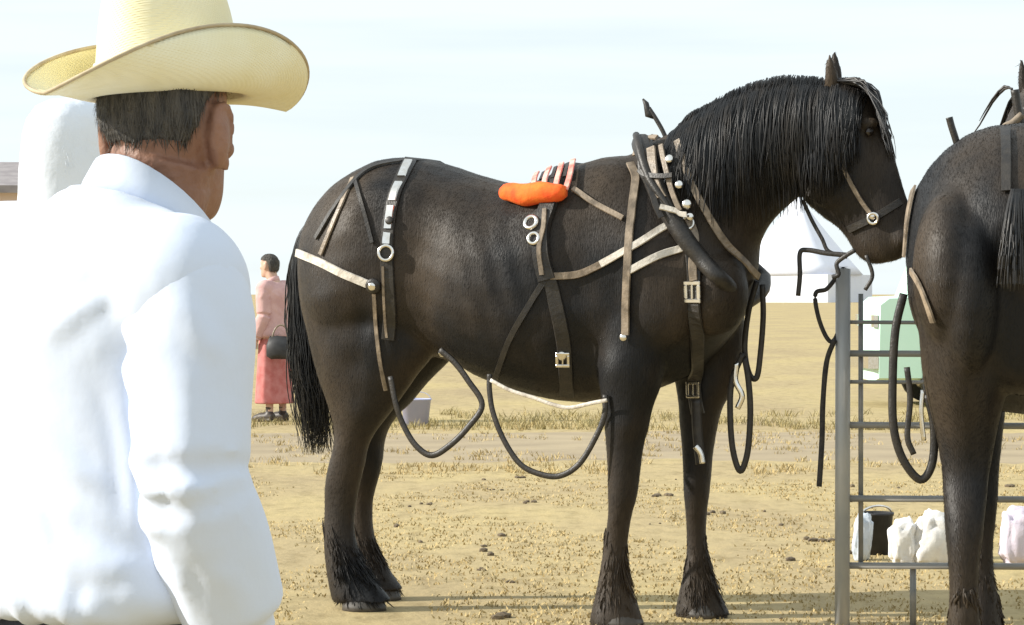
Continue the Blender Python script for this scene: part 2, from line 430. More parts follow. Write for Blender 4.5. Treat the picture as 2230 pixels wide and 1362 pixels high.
def marquee():
    p = at(1716, 640, 400)
    r = empty('marquee_tent', (p.x, p.y, 0), R(-30), label='large far white marquee tent on the horizon under the side-view horse chin', cat='tent')
    def peak(cx, w, h, e):
        bm = bmesh.new(); rs = []
        for t in np.linspace(0, 1, 9):
            k = (1 - t) ** 1.12 * .97 + .03
            z = e + (h - e) * t
            rs.append([Vector((cx + math.copysign(abs(math.cos(a)) ** .55, math.cos(a)) * w * k, math.copysign(abs(math.sin(a)) ** .55, math.sin(a)) * w * k, z)) for a in np.linspace(0, 2 * PI, 33)[:-1]])
        rings(bm, rs); return tomesh(bm)
    link('canopy', peak(1.6, 9.0, 16.5, 4.2), M['tentwhite'], r)
    bm = bmesh.new(); box(bm, (1.6, 0, 2.1), (17.4, 17.4, 4.2)); link('side_wall', tomesh(bm), M['tentwhite'], r, smooth=False)
    bm = bmesh.new(); tube(bm, [(1.6, 0, 16.2), (1.6, 0, 17.2)], .12, 8); link('pole', tomesh(bm), M['rail'], r)
M['tentwhite'] = mat('tent_canvas', (0.78, 0.80, 0.88), 0.85, (0.74, 0.76, 0.86), 0.6)
marquee()

# ------------------------------------------------------------------ people
def make_person(name, loc, rz, s=1.0, shirt=None, legs=None, label='', skin='skin', hair='brownhair', shorts=False, head_turn=0.0, lean=0.06, loose=0.02, fold=0.006,
                arm_r=None, arm_l=None, voxel=0.0075, belt=True, chest=1.0, neck=1.0, collar_low=0.0, ear=1.0, hair_up=0.0, drop=0.0, nb=0.0, tilt=0.0, hem=.878, eyes=True, coll=0.0, nose=1.0):
    """X right, Y forward, Z up; a body of 1.75 m times s."""
    root = empty(name, loc, rz, label=label, cat='person')
    V = lambda x, y, z: Vector((x * s, y * s, z * s))
    hy = lean
    HR = Matrix.Rotation(head_turn, 3, 'Z')
    hc = V(0, hy + 0.015, 1.635 - drop)
    Hd = lambda x, y, z: hc + HR @ (Vector((x, y, z)) * s)
    body = bmesh.new()
    # head: rows of z, front y, back y, half width
    hd = [(-.125, .072, .020, .030), (-.115, .088, -.010, .045), (-.09, .096, -.045, .058), (-.055, .094, -.075, .066), (-.02, .092, -.092, .071), (.02, .090, -.100, .075), (.06, .088, -.098, .076), (.09, .070, -.082, .066), (.112, .035, -.045, .040), (.118, .012, -.02, .015)]
    rs = []
    for z, fy, by, hw in spline_rows(hd, 3):
        cy, ry = (fy + by) / 2, (fy - by) / 2
        rs.append([Hd(math.cos(2 * PI * k / 24) * hw, cy + math.sin(2 * PI * k / 24) * ry, z) for k in range(24)])
    rings(body, rs)
    tube(body, [Hd(0, .088, .025), Hd(0, .090 + .013 * nose, -.005), Hd(0, .092 + .023 * nose, -.030), Hd(0, .088 + .010 * nose, -.042)], [.008 * s, .011 * s, .016 * s, .010 * s], 10)
    ball(body, Hd(0, .092, -.066), (.024 * s, .010 * s, .009 * s), 12, HR)
    ball(body, Hd(0, .086, -.108), (.022 * s, .016 * s, .016 * s), 12, HR)
    for e in (-1, 1):
        ball(body, Hd(e * .042, .066, -.022), (.024 * s, .020 * s, .018 * s), 12, HR)
        ball(body, Hd(e * .030, .086, .030), (.022 * s, .010 * s, .008 * s), 12, HR)
        er = HR @ Matrix.Rotation(e * 0.45, 3, 'Z') @ Matrix.Rotation(-0.12, 3, 'X')
        ball(body, Hd(e * .079, -.012, -.010), (.013 * s * ear, .022 * s * ear, .036 * s * ear), 14, er)
        hx = [Hd(e * (.086 + .004 * math.sin(q * 1.3)), -.012 + math.cos(q) * .021 * ear - .004 * math.sin(q), -.008 + math.sin(q) * .033 * ear) for q in np.linspace(-.6, 3.9, 12)]
        tube(body, hx, [.0045 * s] + [.0058 * s] * 10 + [.0045 * s], 8)
        ball(body, Hd(e * .086, -.006, -.008 - .030 * ear), (.007 * s, .010 * s, .011 * s), 10)
        ball(body, Hd(e * .080, -.020, .004), (.010 * s * ear, .020 * s * ear, .024 * s * ear), 12, er)
    # neck, torso
    tube(body, [V(0, -.005 + nb * .6, 1.40), V(0, hy * .3 + nb, 1.47 - drop * .3), V(0, hy * .7 + nb * .4, 1.53 - drop * .6), hc + HR @ V(0, -.02, -.04)], [.08 * s, .064 * neck * s, .060 * neck * s, .060 * neck * s], 20)
    tor = [(.84, .165, .115, -.01), (.92, .17, .12, -.01), (1.02, .155, .108, .0), (1.12, .15, .105, .005), (1.22, .165, .115, .01), (1.32, .18, .12, .0), (1.38, .175, .105, -.005), (1.42, .13, .08, -.01), (1.47, .06, .055, 0)]
    rs = []
    for z, hw, hd_, cy in spline_rows(tor, 3):
        rs.append([V(math.cos(2 * PI * k / 28) * hw * chest, cy + math.sin(2 * PI * k / 28) * hd_, z) for k in range(28)])
    rings(body, rs)
    arms = []
    for e, pose in ((1, arm_r), (-1, arm_l)):
        sh, el, wr, tip = pose or ((.185, -.005, 1.385), (.215, -.03, 1.10), (.225, .06, .855), (.222, .11, .76))
        sh, el, wr, tip = [V(e * q[0], q[1], q[2]) for q in (sh, el, wr, tip)]
        arms.append((sh, el, wr, tip))
        mid = sh.lerp(el, .5); fm = el.lerp(wr, .35)
        tube(body, [sh + V(-e * .03, 0, .015), sh, mid, el, fm, wr.lerp(el, .1), wr], [.055 * s, .058 * s, .050 * s, .043 * s, .043 * s, .030 * s, .028 * s], 14)
        hdv = (tip - wr).normalized(); hn = Vector((e, 0, 0)); sd = hdv.cross(hn).normalized(); hn = sd.cross(hdv).normalized()
        pe = wr + hdv * .085 * s
        rs = []
        for t, w_, th in ((0, .026, .019), (.25, .033, .017), (.6, .041, .016), (1, .040, .014)):
            cpt = wr.lerp(pe, t)
            rs.append([cpt + sd * math.cos(2 * PI * k / 14) * w_ * s + hn * math.sin(2 * PI * k / 14) * th * s for k in range(14)])
        rings(body, rs)
        for k, fl in enumerate((.070, .080, .074, .058)):
            b0 = pe + sd * ((k - 1.5) * -.0205 * s) - hdv * .012 * s
            curl = -hn
            p1 = b0 + hdv * fl * .5 * s; p2 = p1 + (hdv * .85 + curl * .5).normalized() * fl * .32 * s; p3 = p2 + (hdv * .6 + curl * .8).normalized() * fl * .28 * s
            tube(body, [b0, p1, p2, p3], [.0095 * s, .009 * s, .0082 * s, .0065 * s], 8, up=hn)
        tb = wr.lerp(pe, .25) + sd * .026 * s
        t1 = tb + (hdv * .7 + sd * .7).normalized() * .035 * s; t2 = t1 + (hdv * .95 + sd * .25 - hn * .2).normalized() * .032 * s; t3 = t2 + (hdv - sd * .1 - hn * .2).normalized() * .022 * s
        tube(body, [tb - sd * .01 * s, t1, t2, t3], [.014 * s, .012 * s, .0105 * s, .008 * s], 8, up=hn)
    for e in (-1, 1):
        tube(body, [V(e * .085, -.01, .92), V(e * .092, 0, .8), V(e * .098, .01, .62), V(e * .10, .012, .48), V(e * .102, -.01, .36), V(e * .105, -.02, .2), V(e * .107, -.025, .07)],
             [.085 * s, .085 * s, .066 * s, .053 * s, .055 * s, .042 * s, .036 * s], 16)
        tube(body, [V(e * .107, -.06, .045), V(e * .11, 0, .05), V(e * .118, .08, .035), V(e * .124, .15, .022)], [.034 * s, .042 * s, .042 * s, .022 * s], 12)
    bme = remesh(body, voxel * s, 3, 0.5)
    link('body', bme, M[skin], root)
    for e in (-1, 1) if eyes else ():
        bm = bmesh.new(); ball(bm, Hd(e * .031, .083, .012), .0115 * s, 12); link('eye', tomesh(bm), M['eye'], root)
    # hair: a cap over the back and crown
    bm = bmesh.new(); rs = []
    hr = [(-.062 + hair_up, -.035, -.094, .056), (-.045 + hair_up, -.034, -.101, .066), (-.02 + hair_up * .6, -.030, -.106, .074), (.02, -.022, -.109, .0785), (.05, .02, -.109, .081), (.062, .088, -.108, .082), (.09, .080, -.092, .072), (.116, .04, -.05, .044), (.124, .01, -.02, .012)]
    for z, fy, by, hw in spline_rows(hr, 3):
        cy, ry = (fy + by) / 2, (fy - by) / 2
        rs.append([Hd(math.cos(2 * PI * k / 40) * hw * (1 + .02 * math.sin(k * 7.3 + z * 90)), cy + math.sin(2 * PI * k / 40) * ry, z + .004 * math.sin(k * 5.1)) for k in range(40)])
    rings(bm, rs); hm = remesh(bm, .006 * s, 2)
    displace(hm, lambda c: .004 * noise.noise(Vector((c.x * 90, c.y * 90, c.z * 14))))
    hbm = bmesh.new(); hbm.from_mesh(hm); hbm.verts.ensure_lookup_table(); hr_r = random.Random(4)
    for v in hr_r.sample(list(hbm.verts), min(2600, len(hbm.verts))):
        nn = v.normal.copy(); dn = Vector((0, 0, -1)) + nn * .25 + Vector((hr_r.gauss(0, .2), hr_r.gauss(0, .2), 0))
        dn = (dn - nn * dn.dot(nn) * .8).normalized(); sd = dn.cross(nn).normalized() * .0011 * s; p_ = v.co + nn * .0006
        ln_ = hr_r.uniform(.010, .024) * s
        q = [hbm.verts.new(p_ - sd), hbm.verts.new(p_ + sd), hbm.verts.new(p_ + dn * ln_ + nn * .003 * s)]
        hbm.faces.new(q)
    hbm.to_mesh(hm); hbm.free()
    link('hair', hm, M[hair], root)
    # shirt
    bm = bmesh.new(); rs = []
    stor = [(hem, .176, .132, -.01), (hem + .015, .196, .150, -.01), (hem + .045, .205, .155, -.01), (1.02, .195, .145, -.005), (1.12, .19, .14, .0), (1.22, .19, .142, .0), (1.31, .192, .140, -.008), (1.37, .185, .122, -.012), (1.405, .155, .100, -.014), (1.435, .105 * (1 + .12 * collar_low), .080, -.010 + nb * .7), (1.458, .074 * neck, .068 * neck, nb)]
    g_ = loose - .02
    for z, hw, hd_, cy in spline_rows(stor, 3):
        rs.append([V(math.cos(2 * PI * k / 32) * (hw * chest + g_), cy + math.sin(2 * PI * k / 32) * (hd_ + g_), z + max(0, min(1, (z - 1.36) / .09)) * (tilt * (.35 - math.sin(2 * PI * k / 32)) + coll) + 0 * (.35 - math.sin(2 * PI * k / 32))) for k in range(32)])
    rings(bm, rs)
    for (sh, el, wr, tip), e in zip(arms, (1, -1)):
        ball(bm, sh + V(-e * .028, 0, -.004), ((.094 + g_) * s, (.088 + g_) * s, (.094 + g_) * s), 20)
        tube(bm, [V(e * .05, nb * .6, 1.40), sh + V(-e * .06, 0, .012), sh + V(-e * .02, 0, .0)], [(.07 + g_) * s, (.078 + g_) * s, (.08 + g_) * s], 18)
    sme = remesh(bm, .0095 * s, 9, 0.5)
    el_r = arms[0][1]
    def seg_fold(u, v, folds):
        d = 0.0
        for u0, v0, u1, v1, wd, am in folds:
            du, dv = u1 - u0, v1 - v0
            t = max(0.0, min(1.0, ((u - u0) * du + (v - v0) * dv) / (du * du + dv * dv)))
            q = math.hypot(u - u0 - du * t, v - v0 - dv * t) / (wd * (1.15 - .5 * t))
            if q < 3: d += am * (math.exp(-q * q) - .45 * math.exp(-(q - 1.6) ** 2 * 1.5)) * min(1, 4 * t + .25) * min(1, (1 - t) * 4 + .1)
        return d
    tf = [(-.02, 1.14, .10, 1.02, .022, 1), (.10, 1.02, .20, 1.0, .022, .9), (-.04, 1.04, .07, .95, .02, .9), (.07, .95, .2, .92, .024, .8), (.02, 1.20, .16, 1.10, .02, .7), (-.12, 1.00, -.02, .93, .02, .7),
          (.12, .99, .13, .91, .014, .7), (.06, .97, .05, .91, .014, .7), (-.02, .97, -.03, .91, .013, .6), (-.1, .98, -.11, .91, .014, .7), (-.16, 1.2, -.05, 1.12, .022, .6), (.08, 1.30, .17, 1.36, .018, .6), (-.08, 1.3, -.17, 1.36, .018, .6), (.17, 1.25, .19, 1.05, .012, .6)]
    def crease(co):
        c = co / s
        soft = noise.noise(Vector((c.x * 5 + c.z * 4, c.y * 5, c.z * 3))) * .55
        hemw = math.exp(-((c.z - hem - .03) / .035) ** 2) * noise.noise(Vector((math.atan2(c.y, c.x) * 4, c.z * 2, 2))) * .9
        return fold * s * (seg_fold(c.x, c.z, tf) + soft * min(1, max(0, (1.46 - c.z) / .1)) + hemw)
    displace(sme, crease)
    sm = sme
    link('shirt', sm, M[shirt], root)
    for (sh, el, wr, tip), e in zip(arms, (1, -1)):
        bm = bmesh.new(); cu = wr.lerp(el, .04)
        tube(bm, spline([sh + V(-e * .055, 0, .016), sh + V(-e * .018, 0, .010), sh.lerp(el, .2), sh.lerp(el, .6), el, el.lerp(cu, .35), el.lerp(cu, .7), el.lerp(cu, .84), el.lerp(cu, .86), cu], 3),
             [q[0] * s for q in spline_rows([[.058 + g_], [.072 + g_], [.074 + g_], [.068 + g_], [.066 + g_], [.066 + g_], [.060 + g_], [.056 + g_], [.046 + g_ * .3], [.047 + g_ * .2]], 3)], 22)
        sl = remesh(bm, .0085 * s, 3, 0.5)
        ax = (el - sh).normalized()
        LN = ((el - sh).length + (cu - el).length) / s
        sf = [(.02, -2.6, .10, -1.3, .035, .8), (.05, -3.0, .15, -1.6, .035, .8), (.02, -1.0, .12, -.2, .04, .6), (.22, -2.6, .28, -1.2, .035, .8), (.27, -3.0, .33, -1.4, .03, .8), (.30, -.4, .26, -1.4, .035, .6),
              (.33, -2.4, LN, -2.0, .03, .6), (.36, -1.5, LN, -1.3, .03, .7), (.36, -.6, LN, -.4, .035, .5), (.12, -1.9, .30, -1.75, .05, .5), (.10, -.8, .34, -.9, .06, .4)]
        def sleeve_crease(co, sh=sh, el=el, cu=cu, ax=ax, e=e):
            t = (co - sh).dot(ax) / s
            r_ = co - sh - ax * (co - sh).dot(ax)
            f2 = (cu - el).normalized(); t2_ = (co - el).dot(f2)
            if t2_ > 0:
                b_ = min(1, t2_ / (.05 * s)); r_ = r_.lerp(co - el - f2 * t2_, b_)
            an = math.atan2(r_.y, r_.x * e)
            soft = noise.noise(Vector((t * 5, an * .8, e * 3))) * .7
            en = min(1, max(0, t / .05)) * min(1, max(0, (LN - .05 - t) / .05))
            return fold * s * (seg_fold(t, an * .085, [(a_, b_ * .085, c_, d_ * .085, w_ * .6, m_) for a_, b_, c_, d_, w_, m_ in sf]) + soft) * en
        displace(sl, sleeve_crease)
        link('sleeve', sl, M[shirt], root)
    # collar band round the neck, high at the nape
    bm = bmesh.new(); rs = []
    for k in range(36):
        a = 2 * PI * k / 36
        ca, sa = math.cos(a), math.sin(a)
        zc = 1.452 - (.022 + tilt) * sa + tilt * .35 + coll
        w_ = neck * (1 + .06 * collar_low); p = V(ca * .073 * w_, .012 * (1 - collar_low) + nb + hy * .2 + sa * .068 * w_, zc - .008 - .020 * collar_low); q = V(ca * .068 * w_, .012 * (1 - collar_low) + nb + hy * .36 + sa * .063 * w_, zc + (.042 - .012 * sa) * (1 - .55 * collar_low))
        nrm = Vector((ca, sa, 0)) * .006 * s
        rs.append([p + nrm, p.lerp(q, .5) + nrm * 1.5, q + nrm, q - nrm * .3, p - nrm * .3])
    rings(bm, rs, True)
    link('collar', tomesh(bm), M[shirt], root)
    # trousers or skirt
    bm = bmesh.new()
    if shorts:
        rs = []
        for z, hw, hd_ in ((.99, .155, .118), (.93, .178, .135), (.82, .195, .15), (.5, .215, .17), (.19, .235, .19)):
            rs.append([V(math.cos(2 * PI * k / 28) * hw * (1 + .03 * math.sin(k * 2.2)), math.sin(2 * PI * k / 28) * hd_, z) for k in range(28)])
        rings(bm, rs); pm = remesh(bm, .014 * s, 3)
        link('skirt', pm, M[legs], root)
    else:
        rs = []
        for z, hw, hd_ in spline_rows([(.96, .172, .126), (.90, .178, .132), (.82, .178, .132), (.79, .165, .12)], 2):
            rs.append([V(math.cos(2 * PI * k / 28) * hw * chest, -.01 + math.sin(2 * PI * k / 28) * hd_, z) for k in range(28)])
        rings(bm, rs)
        for e in (-1, 1):
            tube(bm, [V(e * .085, -.005, .88), V(e * .092, 0, .78), V(e * .098, .008, .62), V(e * .10, .01, .48), V(e * .103, -.01, .34), V(e * .106, -.02, .16), V(e * .108, -.015, .06)],
                 [.092 * s, .094 * s, .076 * s, .066 * s, .066 * s, .062 * s, .064 * s], 18)
        pm = remesh(bm, .013 * s, 4)
        displace(pm, lambda c: .004 * noise.noise(c * 14))
        link('trousers', pm, M[legs], root)
        if belt:
            bm = bmesh.new(); rs = []
            for k in range(40):
                a = 2 * PI * k / 40
                p = V(math.cos(a) * (.178 * chest + .006), -.01 + math.sin(a) * .138, .875)
                nr = Vector((math.cos(a), math.sin(a), 0)) * .004 * s
                rs.append([p + nr - V(0, 0, .018), p + nr + V(0, 0, .018), p - nr + V(0, 0, .018), p - nr - V(0, 0, .018)])
            rings(bm, rs, True); link('belt', tomesh(bm), M['belt'], root)
    for e in (-1, 1):
        bm = bmesh.new()
        tube(bm, [V(e * .107, -.02, .16), V(e * .107, -.022, .08), V(e * .107, -.02, .05)], [.046 * s, .048 * s, .05 * s], 14)
        tube(bm, [V(e * .106, -.075, .05), V(e * .109, -.01, .055), V(e * .117, .08, .045), V(e * .123, .16, .032), V(e * .126, .19, .028)], [.042 * s, .052 * s, .052 * s, .038 * s, .02 * s], 14)
        box(bm, V(e * .115, .05, .014), (.09 * s, .24 * s, .024 * s))
        link('boot', remesh(bm, .009 * s, 3), M['boot'], root)
    return root, hc, HR

def hat_mesh(hw, hl, BW, BL, crown_h, curl, droop, base_z, nA=96, nT=14):
    """Cattleman hat: crown with a crease, brim rolled up at the sides and dipped fore and aft. X right, Y forward."""
    bm = bmesh.new()
    outer, th = [], .0035
    def brim_pt(a, t):
        ca, sa = math.cos(a), math.sin(a)
        rx = hw + (BW - hw) * t; ry = hl + (BL - hl) * t
        up = curl * (abs(ca) ** 1.3) * (.95 + .22 * sa) * t ** 1.9
        rx2 = rx - (.055 * (abs(ca) ** 2) * t ** 3) * (curl / .085)
        dn = droop * (max(0, sa) ** 2) * t ** 1.6 + droop * .35 * (max(0, -sa) ** 2) * t ** 1.6
        return Vector((ca * rx2, sa * ry, base_z + up - dn))
    def crown_pt(a, t):
        ca, sa = math.cos(a), math.sin(a)
        k = 1 - .17 * t - .10 * t ** 6
        pinch = 1 - .17 * max(0, sa) ** 3 * t
        x = ca * hw * k * pinch; y = sa * hl * (k + .02)
        z = base_z + crown_h * (t ** .95) * (1 + .06 * sa * sa)
        return Vector((x, y, z))
    topR, botR = [], []
    rowsT = [[brim_pt(2 * PI * k / nA, t) for k in range(nA)] for t in np.linspace(1, 0, nT)]
    rowsC = [[crown_pt(2 * PI * k / nA, t) for k in range(nA)] for t in np.linspace(0.04, 1, 12)]
    # crown top with a lengthwise crease
    last = rowsC[-1]; rowsTop = []
    cz = sum(p.z for p in last) / nA
    for f in (.88, .72, .52, .3, .1):
        rowsTop.append([Vector((p.x * f, p.y * (f * .9 + .1 * f), p.z + .004 - .035 * (1 - f) ** 1.2 * (1 - .5 * abs(p.y) / hl))) for p in last])
    top = rowsT + rowsC + rowsTop
    vr = [[bm.verts.new(p) for p in r] for r in top]
    for a, b in zip(vr, vr[1:]):
        for i in range(nA): bm.faces.new((a[i], a[(i + 1) % nA], b[(i + 1) % nA], b[i]))
    bm.faces.new(vr[-1])
    # underside of the brim
    under = [[p - Vector((0, 0, th)) for p in r] for r in rowsT[:-1]] + [[p + Vector((-p.x * .03, -p.y * .03, .0)) for p in rowsT[-1]], [Vector((p.x * .95, p.y * .95, p.z)) for p in rowsC[4]]]
    ur = [[bm.verts.new(p) for p in r] for r in under]
    for a, b in zip(ur, ur[1:]):
        for i in range(nA): bm.faces.new((a[i], b[i], b[(i + 1) % nA], a[(i + 1) % nA]))
    bm.faces.new(ur[-1])
    for i in range(nA): bm.faces.new((vr[0][i], ur[0][i], ur[0][(i + 1) % nA], vr[0][(i + 1) % nA]))
    me = tomesh(bm)
    edge = [p.copy() for p in rowsT[0]]
    band = []
    for r_ in (0.06, 0.26):
        band.append([crown_pt(2 * PI * k / nA, r_) for k in range(nA)])
    return me, edge, band

# straw with a fine woven relief
def weave(m):
    n, l = m.node_tree.nodes, m.node_tree.links
    tc = n.new('ShaderNodeTexCoord'); mp = n.new('ShaderNodeMapping'); mp.inputs['Rotation'].default_value = (0.3, 0.4, 0.8)
    w1 = n.new('ShaderNodeTexWave'); w1.inputs['Scale'].default_value = 95; w1.bands_direction = 'X'
    w2 = n.new('ShaderNodeTexWave'); w2.inputs['Scale'].default_value = 95; w2.bands_direction = 'Z'
    ad = n.new('ShaderNodeMath'); ad.operation = 'MULTIPLY'
    bp = n.new('ShaderNodeBump'); bp.inputs['Strength'].default_value = 0.35; bp.inputs['Distance'].default_value = 0.002
    l.new(tc.outputs['Object'], mp.inputs[0]); l.new(mp.outputs[0], w1.inputs['Vector']); l.new(mp.outputs[0], w2.inputs['Vector'])
    l.new(w1.outputs[1], ad.inputs[0]); l.new(w2.outputs[1], ad.inputs[1]); l.new(ad.outputs[0], bp.inputs['Height'])
    l.new(bp.outputs[0], n['Principled BSDF'].inputs['Normal'])
weave(M['straw'])

# the man in the cowboy hat
TH = R(48)
DM = 3.42
mc = at(198, 640, DM)
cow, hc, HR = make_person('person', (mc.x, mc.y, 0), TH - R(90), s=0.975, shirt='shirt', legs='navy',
    label='man in straw cowboy hat and white shirt seen from behind', head_turn=R(22), nose=.4, lean=0.125, loose=0.030, fold=0.007, chest=1.08, neck=1.22, collar_low=1.0, ear=1.28, hair_up=.044, drop=.056, nb=.072, tilt=.050, hem=.926, voxel=.0052, coll=-.022,
    arm_r=((.205, -.005, 1.362), (.255, -.04, 1.11), (.255, .045, .90), (.24, .10, .815)), arm_l=((.20, -.005, 1.385), (.25, -.03, 1.11), (.24, .08, .87), (.235, .13, .78)))
hm, edge, band = hat_mesh(.088, .110, .170, .212, .150, .088, .010, 0)
hat = link('cowboy_hat', hm, M['straw'], cow)
hat.location = hc + Vector((0, 0, .047))
hat.rotation_euler = (R(1), R(-3), R(0))
bm = bmesh.new(); n_ = len(edge)
rs = []
for k in range(n_):
    p = edge[k]; t = (edge[(k + 1) % n_] - edge[k - 1]).normalized(); u = Vector((p.x, p.y, 0)).normalized(); u = (u - t * u.dot(t)).normalized(); w = t.cross(u)
    rs.append([p + (u * math.cos(2 * PI * j / 6) + w * math.sin(2 * PI * j / 6)) * .0028 for j in range(6)])
rings(bm, rs, True); link('brim_edge', tomesh(bm), M['strawedge'], hat)
bm = bmesh.new(); rs = []
for k in range(n_):
    a, b = band[0][k], band[1][k]; nn = Vector((a.x, a.y, 0)).normalized() * .003
    rs.append([a + nn, b + nn, b - nn, a - nn])
rings(bm, rs, True); link('hat_band', tomesh(bm), M['hatband'], hat)

# the person in white further left
p2 = at(128, 640, 5.3)
wp, hc2, HR2 = make_person('person', (p2.x, p2.y, 0), R(-35), s=0.965, shirt='white', legs='navy', skin='skin2', hair='white',
    label='person in white partly hidden behind the shoulder of the man in the cowboy hat', lean=0.03, fold=0.006, voxel=.009)
bm = bmesh.new(); rs = []
for r_, z in ((.150, -.185), (.135, -.150), (.112, -.110), (.106, -.06), (.104, -.020), (.102, .018), (.098, .06), (.090, .09), (.070, .116), (.04, .130), (.008, .134)):
    rs.append([Vector((math.cos(2 * PI * k / 48) * r_ * .88 * (1 + .035 * math.sin(k * .9 + z * 26) + .02 * math.sin(k * 2.3 - z * 40)), math.sin(2 * PI * k / 48) * r_ - .012, z)) for k in range(48)])
rings(bm, rs)
h2 = link('head_scarf', tomesh(bm), M['white'], wp); h2.location = hc2 + Vector((0, -.005, .008))

# the far person in pink
p3 = at(598, 640, 26.9)
make_person('person', (p3.x, p3.y, 0), R(55), s=0.985, eyes=False, shirt='pink', legs='shorts', skin='skin2', shorts=True,
    label='far person in pink top and long red skirt standing beyond the dirt track', voxel=.011, fold=.005, loose=.03, chest=1.12)

pb = at(612, 640, 26.6)
bag = empty('hand_bag', (pb.x, pb.y, .66), 0, label='dark bag held at the hip of the far person in pink', cat='bag')
bm = bmesh.new(); rings(bm, [[Vector((math.cos(2 * PI * k / 20) * a_, math.sin(2 * PI * k / 20) * b_, z + .012 * math.sin(k))) for k in range(20)] for a_, b_, z in ((.10, .05, 0), (.15, .07, .03), (.15, .06, .14), (.12, .02, .22))]); link('pouch', tomesh(bm), M['black'], bag)
bm = bmesh.new(); tube(bm, [(math.cos(a) * .09, 0, .18 + math.sin(a) * .16) for a in np.linspace(0, PI, 12)], .01, 6); link('strap', tomesh(bm), M['tan'], bag)

# ------------------------------------------------------------------ the horse
YAW = R(-25)
P0 = Vector((0.066, 10.75, 0))
fwd = Vector((math.cos(YAW), math.sin(YAW), 0)); lef = Vector((-math.sin(YAW), math.cos(YAW), 0))
def L(px, py, yl=0.0):
    d = Vector(((px - CX) / F, 1.0, (HY - py) / F))
    t = (yl + lef.dot(P0)) / lef.dot(d)
    p = d * t + CAMP - P0
    return Vector((p.dot(fwd), yl, p.z))

def pairloft(bm, rows, yl=0.0, n=28, m=3, sq=2.0):
    """Rows (x1, y1, x2, y2, half width): two photo points on the outline at depth yl, and the thickness across."""
    rs = []
    for x1, y1, x2, y2, hw in spline_rows(rows, m):
        a, b = L(x1, y1, yl), L(x2, y2, yl)
        c = (a + b) / 2; h = (a - b) / 2
        ring = []
        for k in range(n):
            q = 2 * PI * k / n
            cs, sn = math.cos(q), math.sin(q)
            e = 2.0 / sq
            ring.append(c + Vector((0, 1, 0)) * math.copysign(abs(cs) ** e, cs) * hw + h * math.copysign(abs(sn) ** e, sn))
        rs.append(ring)
    rings(bm, rs)

hb = bmesh.new()
pairloft(hb, [(672, 520, 690, 640, .10), (690, 470, 700, 720, .19), (725, 425, 720, 780, .26), (770, 385, 770, 810, .34), (830, 352, 830, 805, .385), (885, 343, 885, 785, .39), (940, 349, 940, 770, .38), (1000, 367, 1000, 790, .37),
              (1060, 387, 1060, 822, .39), (1120, 400, 1120, 846, .40), (1180, 393, 1180, 864, .395), (1250, 364, 1250, 876, .375), (1320, 343, 1320, 874, .345), (1385, 342, 1385, 862, .32),
              (1450, 366, 1450, 840, .30), (1510, 410, 1520, 800, .275), (1570, 470, 1580, 735, .225), (1615, 530, 1625, 670, .14)], m=3, sq=2.25)
# neck
pairloft(hb, [(1360, 345, 1480, 760, .21), (1420, 312, 1580, 690, .215), (1478, 278, 1640, 610, .195), (1530, 240, 1650, 535, .165), (1605, 200, 1685, 480, .135), (1690, 172, 1740, 430, .115), (1760, 172, 1790, 395, .105), (1820, 178, 1830, 350, .095)], m=3)
# head
pairloft(hb, [(1815, 178, 1775, 320, .075), (1855, 174, 1752, 400, .105), (1898, 196, 1752, 436, .122), (1926, 268, 1775, 458, .118), (1946, 335, 1802, 480, .100), (1966, 402, 1828, 500, .080), (1982, 452, 1846, 523, .072), (1990, 500, 1858, 546, .070), (1986, 540, 1876, 566, .058), (1964, 564, 1908, 578, .035)], m=3)
# jaw muscle, brow, nostril
for e in (-1, 1):
    c = L(1800, 385, e * .085); ball(hb, c, (.11, .035, .12), 16)
    c = L(1890, 268, e * .080); ball(hb, c, (.05, .030, .03), 14)
    c = L(1960, 520, e * .052); ball(hb, c, (.035, .022, .035), 12)
    # ears
    b0, b1 = L(1812, 190, e * .06), L(1806, 118 if e < 0 else 112, e * .075)
    if e > 0: b0, b1 = L(1822, 190, e * .06), L(1816, 106, e * .07)
    tube(hb, [b0, b0.lerp(b1, .35), b0.lerp(b1, .7), b1], [.026, .029, .020, .007], 12, flat=.75, up=Vector((0, 1, 0)))
# muscles of shoulder, hip and thigh
for e in (-1, 1):
    ball(hb, L(1400, 610, e * .22), (.20, .10, .30), 20, Matrix.Rotation(-.35, 3, 'Y'))
    ball(hb, L(1560, 640, e * .13), (.13, .13, .17), 18)
    ball(hb, L(800, 600, e * .22), (.22, .13, .27), 20, Matrix.Rotation(.2, 3, 'Y'))
    ball(hb, L(745, 640, e * .15), (.14, .10, .26), 18)
